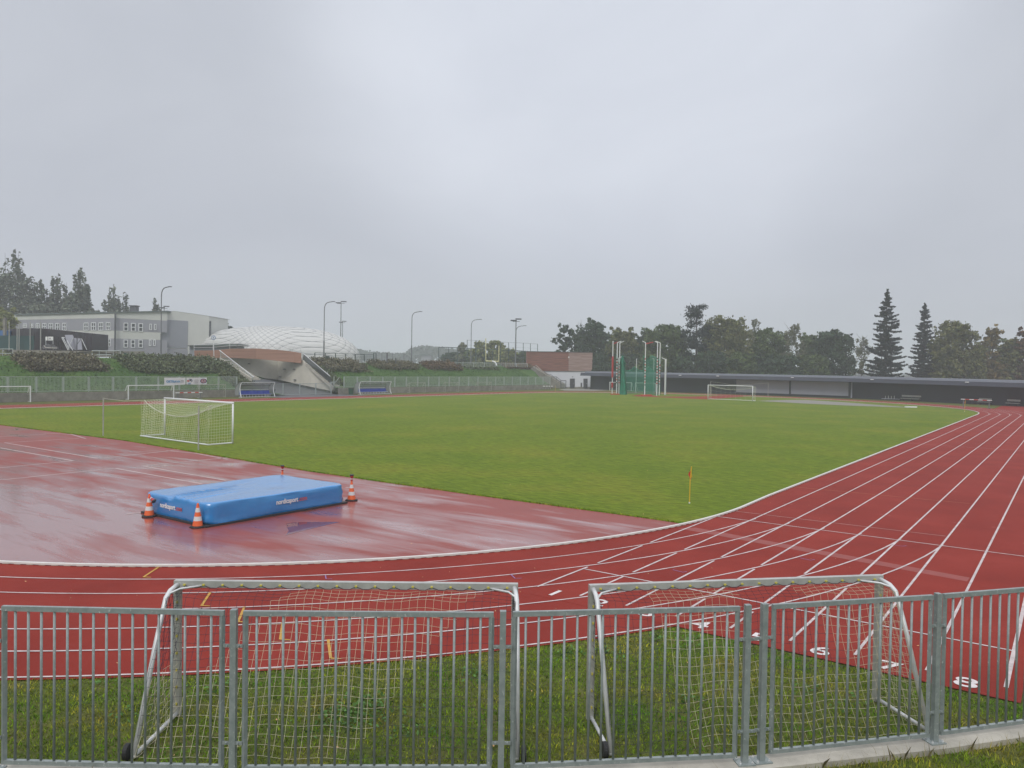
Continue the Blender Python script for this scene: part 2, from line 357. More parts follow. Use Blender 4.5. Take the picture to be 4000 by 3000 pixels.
def frame_rot(xdir, ydir):
    x = Vector(xdir).normalized(); y = Vector(ydir).normalized(); z = x.cross(y); return Matrix((x, y, z)).transposed()
def struct(o): o['kind'] = 'structure'; return o
def stuff(o): o['kind'] = 'stuff'; return o

# ------------------------------------------------------------------ world, sun, camera
SUN_EL, SUN_AZ = math.radians(44), math.radians(158)
w = bpy.data.worlds.new('World'); S.world = w; w.use_nodes = True; nt = w.node_tree
bg = nt.nodes['Background']; tc = nt.nodes.new('ShaderNodeTexCoord'); v = tc.outputs['Generated']
sky = nt.nodes.new('ShaderNodeTexSky'); sky.sky_type = 'NISHITA'; sky.sun_disc = False; sky.sun_elevation = SUN_EL; sky.sun_rotation = SUN_AZ
sx = nt.nodes.new('ShaderNodeSeparateXYZ'); nt.links.new(v, sx.inputs[0])
SK = 10.0
grad = ramp_node(nt, sx.outputs['Z'], [(0.0, (5.05, 5.30, 5.85)), (0.14, (5.25, 5.50, 6.15)), (0.30, (5.75, 6.02, 6.66)), (0.46, (5.8, 6.1, 6.75)), (0.62, (8.5, 8.8, 9.4)), (1.0, (13.5, 13.8, 14.4))])
cl = noise_node(nt, mapping(nt, v, 0.4, (1.0, 1.0, 2.2)), 2.2, 6, 0.5, 0.5)
cl2 = ramp_node(nt, cl, [(0.3, (0.93, 0.935, 0.945)), (0.72, (1.06, 1.06, 1.055))])
over = mixc(nt, 1.0, grad, cl2, 'MULTIPLY')
bd = Vector(ray(2420, 60)).normalized(); dp_ = nt.nodes.new('ShaderNodeVectorMath'); dp_.operation = 'DOT_PRODUCT'; dp_.inputs[1].default_value = bd   # thinner cloud there
nt.links.new(v, dp_.inputs[0]); lb = nt.nodes.new('ShaderNodeMapRange'); lb.interpolation_type = 'SMOOTHERSTEP'
for k_, q_ in zip(('From Min', 'From Max', 'To Min', 'To Max'), (math.cos(math.radians(27)), 0.998, 1.0, 1.27)): lb.inputs[k_].default_value = q_
nt.links.new(dp_.outputs['Value'], lb.inputs['Value']); over = mixc(nt, 1.0, over, lb.outputs['Result'], 'MULTIPLY')
nt.links.new(mixc(nt, 0.97, sky.outputs['Color'], over), bg.inputs['Color']); bg.inputs['Strength'].default_value = 0.1
sl = bpy.data.lights.new('sun', 'SUN'); sl.energy = 1.5; sl.angle = math.radians(24); sl.color = (1.0, 0.97, 0.92)
so = bpy.data.objects.new('sun', sl); COL.objects.link(so)
sd = Vector((math.sin(SUN_AZ)*math.cos(SUN_EL), math.cos(SUN_AZ)*math.cos(SUN_EL), math.sin(SUN_EL)))
so.rotation_euler = sd.to_track_quat('Z', 'Y').to_euler(); so.location = (0, 0, 60)
cd = bpy.data.cameras.new('camera'); cd.sensor_width = 36; cd.lens = FPX/4000*36; cd.clip_start = 0.05; cd.clip_end = 9000
co = bpy.data.objects.new('camera', cd); COL.objects.link(co)
co.matrix_world = Matrix(((_r[0], _u[0], -_f[0], CAM[0]), (_r[1], _u[1], -_f[1], CAM[1]), (_r[2], _u[2], -_f[2], CAM[2]), (0, 0, 0, 1)))
S.camera = co
S.view_settings.view_transform = 'Standard'; S.view_settings.look = 'None'; S.view_settings.exposure = 0.0; S.view_settings.gamma = 1
S.cycles.volume_step_rate = 10 if hasattr(S.cycles, 'volume_step_rate') else 1
S.cycles.max_bounces = 6; S.cycles.volume_bounces = 1; S.cycles.transparent_max_bounces = 8

# ------------------------------------------------------------------ track geometry
def catmull(P, n=8):
    P = [np.array(p, float) for p in P]; out = []
    for i in range(1, len(P)-2):
        a, b, c, d = P[i-1:i+3]
        for k in range(n):
            t = k/n; out.append(0.5*((2*b)+(c-a)*t+(2*a-5*b+4*c-d)*t*t+(3*b-a-3*c+d)*t**3))
    out.append(P[-2]); return out
NC, NR = np.array([-24.4, 2.29]), 24.5
CFULL = []                                            # kerb, clockwise seen from above: left straight up, far bend, right straight down, near bend
for y in np.linspace(0, 98, 15): CFULL.append((-85.4, y))
far = [(-85.4, 90), (-85.4, 100), (-85.2, 110), (-84.0, 120), (-80.2, 128.5), (-74, 134.5), (-65, 138.2), (-54, 139.8), (-42, 138.8), (-30, 135.4), (-20, 130.2), (-12, 123.8), (-6.5, 117.2), (-2.5, 110.2), (-0.5, 102.5), (0, 95), (0, 88)]
CFULL += [tuple(p) for p in catmull(far, 6)][1:]
for y in np.linspace(90, 6, 15): CFULL.append((0.0, y))
for a in np.linspace(0, -63, 34): CFULL.append((NC[0]+NR*math.cos(math.radians(a))-0.1*0, NC[1]+NR*math.sin(math.radians(a))))
r2 = 63.0; a1 = math.radians(-63); c2 = NC+(NR-r2)*np.array([math.cos(a1), math.sin(a1)])
for a in np.linspace(-63, -117, 30)[1:]: CFULL.append((c2[0]+r2*math.cos(math.radians(a)), c2[1]+r2*math.sin(math.radians(a))))
c3 = c2+(r2-NR)*np.array([math.cos(math.radians(-117)), math.sin(math.radians(-117))])
for a in np.linspace(-117, -180, 24)[1:]: CFULL.append((c3[0]+NR*math.cos(math.radians(a)), c3[1]+NR*math.sin(math.radians(a))))
CF = np.array(CFULL); NCV = len(CF)
def offs(P, d, closed=True):                          # offset to the outside (left of the clockwise direction)
    t = np.roll(P, -1, 0)-np.roll(P, 1, 0)
    if not closed: t[0] = P[1]-P[0]; t[-1] = P[-1]-P[-2]
    t /= np.linalg.norm(t, axis=1)[:, None]; n = np.stack([-t[:, 1], t[:, 0]], 1); return P+n*d
def ribbon(P, w, z, closed=True):
    a, b = offs(P, w/2, closed), offs(P, -w/2, closed)
    A = [(p[0], p[1], z) for p in a]; B = [(p[0], p[1], z) for p in b]
    if closed: A.append(A[0]); B.append(B[0])
    return A, B
LW = 1.22
# ground sheets
struct(MB().quad((-3500, -3000, -0.02), (3000, -3000, -0.02), (3000, 4000, -0.02), (-3500, 4000, -0.02)).build('ground', M['lawn']))
mb = MB(); inner = offs(CF, 0.02); mb.poly([(p[0], p[1], -0.012) for p in inner[::-1]]); struct(mb.build('pitch', M['pitch']))
mb = MB()
A = offs(CF, 0.0); B = offs(CF, 7.42)
mb.strip([(p[0], p[1], 0.0) for p in np.vstack([A, A[:1]])], [(p[0], p[1], 0.0) for p in np.vstack([B, B[:1]])])
struct(mb.build('running_track', M['track']))
struct(MB().poly([(0.2, -12.46, 0.004), (10.0, -12.44, 0.004), (10.06, 0, 0.004), (10.1, 136, 0.004), (0.2, 136, 0.004), (0.2, 96, 0.004), (2.5, 90, 0.004), (2.5, 6, 0.004), (0.2, -2, 0.004)]).build('sprint_straight', M['track']))
# red D-shaped area inside the near bend
edge = [(-0.45, -2.04), (-2.2, -2.0), (-10, -2.15), (-20.6, -2.0), (-30, -1.25), (-42, -0.35), (-61.4, -0.65), (-75, -1.5), (-84.6, -2.6)]
ia = [i for i, p in enumerate(CF) if i > 60 and p[1] < -2.0]
arc = [offs(CF, -0.02)[i] for i in ia]
struct(MB().poly([(x, y, -0.006) for x, y in edge[::-1]]+[(p[0], p[1], -0.006) for p in arc]).build('bend_apron', M['wet']))
pud = [(1118, 2046), (1150, 2040), (1230, 2039), (1300, 2038), (1330, 2039), (1270, 2052), (1215, 2066), (1160, 2080), (1115, 2092), (1128, 2072), (1120, 2058)]
struct(MB().poly([G(*p, -0.002) for p in pud[::-1]]).build('puddle', M['puddle']))
# javelin runway and gravel sector at the far end
struct(MB().poly([G(x, y, 0.002) for x, y in ((2470, 1547), (2690, 1557), (2768, 1560), (2850, 1553.5), (2918, 1548.5), (2835, 1545.2), (2700, 1549), (2560, 1549))][::-1]).build('runway', M['track']))
struct(MB().poly([G(x, y, -0.004) for x, y in ((2955, 1565.5), (3075, 1562), (3150, 1562), (3300, 1571.5), (3450, 1583), (3560, 1591.5), (3540, 1592), (3300, 1583.5), (3150, 1576.5), (3020, 1569.5))][::-1]).build('gravel_sector', M['sand']))
struct(MB().poly([G(x, y, 0.002) for x, y in ((2180, 1519), (2330, 1518), (2400, 1523), (2330, 1527), (2205, 1525.5))][::-1]).build('paved_forecourt', M['sand']))
# kerb
mb = MB(); zt, zb = 0.066, 0.022
kfull = CF; seg0 = None
ki = list(range(NCV))
gap = lambda p: False
a, b = offs(CF, 0.05), offs(CF, -0.05); n = NCV
A = [(p[0], p[1]) for p in a]; B = [(p[0], p[1]) for p in b]
for i in range(n):
    j = (i+1) % n; m0 = (CF[i]+CF[j])/2
    if m0[1] > 130 and -53.5 < m0[0] < -48: continue
    mb.quad((*A[i], zt), (*B[i], zt), (*B[j], zt), (*A[j], zt)); mb.quad((*A[i], zb), (*A[i], zt), (*A[j], zt), (*A[j], zb)); mb.quad((*B[i], zt), (*B[i], zb), (*B[j], zb), (*B[j], zt)); mb.quad((*B[i], zb), (*A[i], zb), (*A[j], zb), (*B[j], zb))
kerb = mb.build('kerb', M['kerb'])
struct(kerb)
mb = MB(); acc = 0
for i in range(n):
    p, q = CF[i], CF[(i+1) % n]; L = np.linalg.norm(q-p); t = (q-p)/max(L, 1e-6); s = acc
    if p[1] > 30 or p[0] < -30: continue
    while s < L: c = p+t*s; mb.box((c[0], c[1], 0.0125), (0.17, 0.11, 0.019), math.atan2(t[1], t[0])); s += 0.34
    acc = s-L
mb.build('foot', M['kerbfoot'], kerb)

# painted lines
lines = MB(); zl = 0.008
near_i = [i for i, p in enumerate(CF) if i > 60 and p[1] < 8.0 and p[0] > -60]
nb = np.array([(0.0, 12.0)]+[tuple(CF[i]) for i in near_i])
def arc_line(k, P, ymin=None):
    o = offs(P, k*LW, False)
    return o
for k in range(1, 7):
    o = arc_line(k, nb); o = np.array([p for p in o if p[1] < 0.6])
    A_, B_ = ribbon(o, 0.055, zl+0.0006*k, False); lines.strip(A_, B_)
fi = [i for i, p in enumerate(CF) if i < 120 and p[1] > 96 and p[0] > -86]
fb = np.array([tuple(CF[i]) for i in fi if True]); fb = fb[(fb[:, 1] > 97)]
for k in range(1, 6):
    o = offs(fb, k*LW, False); A_, B_ = ribbon(o, 0.06, zl, False); lines.strip(A_, B_)
lo = np.array([(-85.4, y) for y in np.linspace(-5, 99, 12)])
for k in (1, 2, 3, 4, 5, 6):
    A_, B_ = ribbon(offs(lo, k*LW, False), 0.05, zl, False); lines.strip(A_, B_)
def sline(x, y0, y1, w=0.055, z=0.0105): lines.quad((x-w/2, y0, z), (x+w/2, y0, z), (x+w/2, y1, z), (x-w/2, y1, z))
def bend_y(x, k):                                    # where bend line k crosses lane line x
    rr = NR+k*LW; dx = x-NC[0]
    return NC[1]-math.sqrt(max(rr*rr-dx*dx, 0)) if rr > dx else None
for k in range(0, 9):
    x = k*LW; ys = [bend_y(x, j) for j in range(k, 7)]; ys = [y for y in ys if y is not None and y > -11.6]
    cuts = sorted(ys, reverse=True)
    top = 100.5 if 0 < k < 6 else 130.0
    if k == 0: top = -0.3
    start = -11.85
    segs = [start]+sorted(ys)+[top]
    if k >= 7: segs = [start, top]
    for a_, b_ in zip(segs[:-1], segs[1:]):
        g0 = 0.0 if a_ == start else 0.28; g1 = 0.0 if b_ == top else 0.28
        if b_ < 1.0 and b_ > -1.4 and b_ != top: g1 = 0.0
        if a_ > -1.4 and a_ != start: g0 = 0.0
        if b_-g1-a_-g0 > 0.3: sline(x, a_+g0, b_-g1, 0.06 if k < 8 else 0.075)
lines.quad((0.05, -0.03, 0.0115), (9.76, -0.03, 0.0115), (9.76, 0.03, 0.0115), (0.05, 0.03, 0.0115))
lines.quad((0.05, -9.68, 0.0115), (9.76, -9.68, 0.0115), (9.76, -9.62, 0.0115), (0.05, -9.62, 0.0115))
struct(lines.build('lane_markings', M['line']))
mb = MB()
def hline(y0, x0, x1, w, y1=None, z=0.012): y1 = y0 if y1 is None else y1; mb.quad((x0, y0-w/2, z), (x1, y1-w/2, z), (x1, y1+w/2, z), (x0, y0+w/2, z))
hline(39.1, 0.1, 9.7, 0.06); hline(1.5, 0.1, 7.25, 0.05, 1.7)
for k in range(1, 8):
    for yy in (4.6, 13.3, 22.0, 30.7):
        for sx_ in (-0.14, 0.14): hline(yy, k*LW+sx_-0.05, k*LW+sx_+0.05, 0.025)
for k in range(1, 5): hline(100.9, k*LW-0.85, k*LW-0.3, 0.06)
struct(mb.build('worn_markings', M['linethin']))
mb = MB(); hline(9.55, 0.1, 7.2, 0.035, 9.85)
struct(mb.build('orange_start_line', M['lineorange']))
struct(MB().poly([(-0.25, -2.95, 0.006), (8.45, -4.35, 0.006), (8.47, -3.86, 0.006), (0.2, -2.45, 0.006)]).build('repair_strip', M['band']))
mb = MB()
for (a_, b_) in (((622, 2215), (560, 2256)), ((822, 2315), (787, 2368)), ((955, 2372), (930, 2431)), ((1105, 2433), (1095, 2500)), ((1282, 2500), (1292, 2574))):
    p, q = G(*a_)[:2], G(*b_)[:2]; t = (q-p)/np.linalg.norm(q-p); nn = np.array([-t[1], t[0]])*0.028
    mb.quad((*(p-nn), 0.013), (*(q-nn), 0.013), (*(q+nn), 0.013), (*(p+nn), 0.013))
    tt = np.array([0.86, 0.5]); e = q+tt*0.2
    mb.quad((*(q-t*0.04), 0.0135), (*(e-t*0.03), 0.0135), (*(e+t*0.01), 0.0135), (*(q+t*0.02), 0.0135))
struct(mb.build('yellow_hurdle_marks', M['lineyel']))
mb = MB()
for pts in (((1271, 2249), (1274, 2263), (1297, 2263)), ((1995, 2245), (2012, 2261), (2037, 2260)), ((2628, 2227), (2668, 2237), (2683, 2234)), ((3126, 2181), (3166, 2190), (3182, 2187)), ((3485, 2129), (3527, 2135), (3541, 2133))):
    P_ = np.array([G(*q)[:2] for q in pts]); A_, B_ = ribbon(P_, 0.028, 0.013, False); mb.strip(A_, B_)
struct(mb.build('violet_marks', M['lineviolet']))
# faint court lines on the wet apron
mb = MB()
def gl(a_, b_, w=0.13):
    p, q = G(*a_)[:2], G(*b_)[:2]; A_, B_ = ribbon(np.array([p, q]), w, -0.001, False); mb.strip(A_, B_)
for a_, b_ in (((17, 1729), (385, 1791)), ((385, 1791), (715, 1755)), ((17, 1729), (310, 1712)), ((0, 1749), (287, 1800)), ((287, 1800), (0, 1827)), ((0, 1875), (450, 1829)), ((450, 1829), (790, 1890)), ((555, 1820), (885, 1877)), ((555, 1820), (905, 1786)), ((650, 1760), (760, 1770)), ((760, 1770), (890, 1794)), ((170, 1691), (280, 1697)), ((280, 1697), (335, 1713)), ((0, 1705), (180, 1696)), ((495, 2008), (570, 2000)), ((1350, 1905), (1375, 1903))):
    gl(a_, b_)
struct(mb.build('court_markings', M['courtline']))
# lane numbers
ROTFLAT = frame_rot((1, 0, 0), (0, 1, 0))
for k in range(1, 9):
    cx = k*LW-0.58
    o = text_mesh(str(k), 0.66, M['number'], 'lane_number', None, (cx, -12.38, 0.011), ROTFLAT, bold=0.008, sx=1.2, extr=0.0005)
    struct(o)

# ------------------------------------------------------------------ embankment on the far side
WX = -99.6; TX = -113.0; TZ = 6.0; BZ = 1.2
cutL0, cutL1 = AX(985, 1500, WX)[1], AX(852, 1395, TX)[1]
cutR0, cutR1 = AX(1318, 1500, WX)[1], AX(1205, 1400, TX)[1]
endR0, endR1 = 141.5, AX(2058, 1430, TX)[1]
def slope_grid(y00, y01, y10, y11, name):
    nx, ny = 10, 60; V = []; F = []
    for i in range(nx+1):
        t = i/nx; ya = y00+(y01-y00)*t; yb = y10+(y11-y10)*t
        for j in range(ny+1):
            y = ya+(yb-ya)*j/ny; z = BZ-0.06+(TZ-BZ)*(0.5*t+0.5*t*t*(3-2*t)) if 0 < i < nx else (BZ-0.06 if i == 0 else TZ)
            if 0 < i < nx: z += 0.10*math.sin(y*0.31+i)+0.07*math.sin(y*0.83+2*i)
            V.append((WX-0.2+(TX-WX)*t, y, z))
    for i in range(nx):
        for j in range(ny): a = i*(ny+1)+j; F.append((a, a+1, a+ny+2, a+ny+1))
    me = bpy.data.meshes.new(name); me.from_pydata(V, [], F); me.materials.append(M['bank']); me.shade_smooth(); return struct(link(name, me))
slope_grid(-70, -70, cutL0, cutL1, 'grass_slope'); slope_grid(cutR0, cutR1, endR0, endR1, 'grass_slope')
XB = -131.0
mb = MB()
mb.poly([(TX-0.2, -600, TZ-0.01), (TX-0.2, cutL1, TZ-0.01), (XB, cutL1-3, TZ-0.01), (XB, cutR1+3, TZ-0.01), (TX-0.2, cutR1, TZ-0.01), (TX-0.2, endR1, TZ-0.01), (TX-8, endR1+30, TZ-0.01), (TX-8, 3000, TZ-0.01), (-3400, 3000, TZ-0.01), (-3400, -600, TZ-0.01)][::-1])
struct(mb.build('plateau', M['field']))
mb = MB()                                     # earth sides of the cutting, ramp
mb.quad((WX-0.2, cutL0, BZ), (TX-0.2, cutL1, TZ), (TX-0.2, cutL1+6, 1.5), (WX-0.2, cutL0+7, 0)); mb.quad((TX-0.2, cutL1, TZ), (XB, cutL1-3, TZ), (XB, cutL1+5, 3), (TX-0.2, cutL1+6, 1.5))
mb.quad((XB, cutL1-3, TZ), (XB, cutR1+3, TZ), (XB-0.1, cutR1+3, 0), (XB-0.1, cutL1-3, 0))
struct(mb.build('cutting_side', M['bank']))
struct(MB().poly([(-93, 52, 0.006), (-93, 71, 0.006), (-101, 70, 0.006), (-131, 74, 2.6), (-131, 52, 2.6), (-101, 53, 0.006)]).build('underpass_path', M['asphalt']))

# retaining walls under the far fence
def retaining(y0, y1, label):
    t = thing('retaining_wall', label, 'wall', (WX, (y0+y1)/2, 0))
    MB().box((WX-0.15, (y0+y1)/2, BZ/2), (0.3, y1-y0, BZ)).build('wall', M['conc'], t)
    return t
retaining(-70, 48.4, 'long weathered concrete wall below the railing left of the underpass')
retaining(69.6, 141.5, 'weathered concrete wall below the railing right of the underpass')

# fence panels (one mesh of rails and stiles, balusters as children)
def fence_panel_parts(parent, A, B, zb, zt, nb, seg=6, rail=0.05, far=False, brad=0.017, m='galv'):
    A, B = np.array(A[:2]), np.array(B[:2]); L = np.linalg.norm(B-A); t = (B-A)/L
    mb = MB(); p = lambda s, z: (*(A+t*s), z)
    mb.beam(p(0, zt-rail*0.6), p(L, zt-rail*0.6), rail, rail*1.2); mb.beam(p(0, zb+rail/2), p(L, zb+rail/2), rail, rail)
    for s in (rail/2, L-rail/2): mb.beam(p(s, zb+rail+0.001), p(s, zt-rail*1.2-0.001), rail*0.98, rail*0.98)
    fr = mb.build('panel', M[m], parent)
    return fr, A, t, L
def baluster_mesh(h, r, seg, m):
    b = MB().tube([(0, 0, 0), (0, 0, h)], r, seg); me = bpy.data.meshes.new('baluster'); me.from_pydata(b.v, [], b.f); me.materials.append(m)
    if seg > 5: me.shade_smooth()
    return me
# far railing
FZB, FZT = 1.32, 3.30
bm_far = baluster_mesh(FZT-FZB-0.13, 0.019, 4, M['galvfar'])
def far_fence(y0, npan, label):
    t = thing('railing_fence', label, 'fence', (WX-0.15, y0, BZ))
    for k in range(npan):
        a, b = y0+k*3.35+0.10, y0+(k+1)*3.35-0.10
        mb = MB(); x = WX-0.15
        mb.beam((x, a, FZT-0.03), (x, b, FZT-0.03), 0.05, 0.06); mb.beam((x, a, FZB+0.03), (x, b, FZB+0.03), 0.05, 0.06)
        for q in (a+0.03, b-0.03): mb.beam((x, q, FZB+0.061), (x, q, FZT-0.061), 0.05, 0.05)
        nb = 18
        for q in np.linspace(a, b, nb+2)[1:-1]: mb.tube([(x, q, FZB+0.062), (x, q, FZT-0.062)], 0.019, 4, False)
        mb.build('panel', M['galvfar'], t)
    for k in range(npan+1):
        q = y0+k*3.35
        MB().box((WX-0.15, q, (BZ+FZT)/2+0.02), (0.09, 0.09, FZT-BZ)).build('post', M['galvfar'], t)
    return t
far_fence(-12.2, 18, 'far grey railing left of the underpass, white banners tied to it')
far_fence(70.9, 21, 'far grey railing on the wall right of the underpass')

# gate fence across the underpass mouth
t = thing('gate_fence', 'low grey railing gate standing across the mouth of the underpass path', 'gate', (-100.2, 61, 0))
GA, GB = np.array([-100.0, 53.8]), np.array([-100.6, 68.6])
for k in range(4):
    a = GA+(GB-GA)*(k/4+0.008); b = GA+(GB-GA)*((k+1)/4-0.008)
    mb = MB(); mb.beam((*a, 2.05), (*b, 2.05), 0.05, 0.06); mb.beam((*a, 0.15), (*b, 0.15), 0.05, 0.06)
    for s in np.linspace(0, 1, 19): q = a+(b-a)*s; mb.tube([(*q, 0.181), (*q, 2.019)], 0.018, 4, False)
    mb.build('panel', M['galvfar'], t)
for k in range(5):
    q = GA+(GB-GA)*k/4; MB().box((q[0], q[1], 1.07), (0.11, 0.11, 2.14)).build('post', M['galvfar'], t)

# ------------------------------------------------------------------ near railing in front of the camera
PZB, PZT = 0.23, 2.26
pans = [((-3.0, -25.25), (-0.58, -23.62)), ((-0.38, -23.48), (1.95, -21.85)), ((2.15, -21.71), (4.65, -19.77)), ((4.83, -19.60), (7.05, -17.52)), ((7.37, -17.15), (9.03, -15.25)), ((9.15, -15.09), (11.15, -12.55))]
posts = [(-0.48, -23.55), (2.05, -21.78), (4.74, -19.69), (7.13, -17.43), (7.29, -17.24), (9.09, -15.17)]
fence = thing('railing_fence', 'near galvanised steel railing with round bars in front of two goals', 'fence', (4.0, -20.3, 0.14))
bm_near = baluster_mesh(PZT-PZB-0.115, 0.0165, 10, M['galv'])
for A_, B_ in pans:
    fr, A0, t0, L = fence_panel_parts(fence, A_, B_, PZB, PZT, 0, rail=0.052)
    nb_ = int(round(L/0.167))-1
    for k in range(nb_):
        q = A0+t0*(L*(k+1)/(nb_+1)); o = bpy.data.objects.new('baluster', bm_near); COL.objects.link(o); o.parent = fr
        o.location = (q[0]-4.0, q[1]+20.3, PZB+0.053-0.14)
dirs = [math.atan2(b[1]-a[1], b[0]-a[0]) for a, b in pans]; pd = [dirs[0], dirs[1], dirs[2], dirs[3], dirs[4], dirs[4]]
for (x, y), an in zip(posts, pd):
    pm = MB().box((x, y, (0.158+2.275)/2), (0.078, 0.078, 2.275-0.158), an).build('post', M['galv'], fence)
    bp_ = MB().box((x, y, 0.149), (0.24, 0.20, 0.016), an); bp_.build('base_plate', M['galv'], pm)
    bt = MB()
    for sx_ in (-0.085, 0.085):
        for sy_ in (-0.065, 0.065):
            bt.lathe([(0.014, 0.0), (0.014, 0.016), (0.007, 0.017), (0.007, 0.034)], (x+sx_*math.cos(an)-sy_*math.sin(an), y+sx_*math.sin(an)+sy_*math.cos(an), 0.158), 8)
    bt.build('anchor_bolts', M['alu'], pm)
    for z in (0.58, 1.82):
        for s in (-1, 1):
            bk = MB(); c = (x+s*0.075*math.cos(an), y+s*0.075*math.sin(an))
            off = (0.028*math.sin(an), -0.028*math.cos(an))
            bk.box((c[0]+off[0], c[1]+off[1], z), (0.10, 0.008, 0.045), an)
            bk.box((c[0]+off[0]*1.5, c[1]+off[1]*1.5, z), (0.022, 0.02, 0.022), an)
            bk.build('bracket', M['galv'], pm)
kp = np.array([(-6, -27.2), (-3.0, -25.2), (-0.48, -23.55), (2.05, -21.78), (4.74, -19.69), (7.21, -17.33), (9.09, -15.17), (11.15, -12.55), (14, -8.4)])
def fline(d): return offs(kp, d, False)
mb = MB(); Lo, Li = fline(-0.20), fline(0.16)
mb.strip([(*p, 0.14) for p in Li], [(*p, 0.14) for p in Lo]); mb.strip([(*p, 0.14) for p in Lo], [(*p, -0.25) for p in Lo]); mb.strip([(*p, -0.25) for p in Li], [(*p, 0.14) for p in Li])
prop(mb.build('base_wall', M['paleconc']), 'low pale concrete strip under the near railing posts', 'wall')
# camera-side bank
mb = MB(); rows = [0.19, 0.6, 1.2, 2, 3, 4.5, 6, 8, 11, 16]
hz = lambda t: 0.06+0.047*min(t, 9.5)**2*0.9
prev = None
for d in rows:
    cur = [(*p, hz(d-0.19)) for p in fline(-d)]
    if prev: mb.strip(prev, cur)
    prev = cur
struct(mb.build('near_bank', M['lawn'], smooth=True))

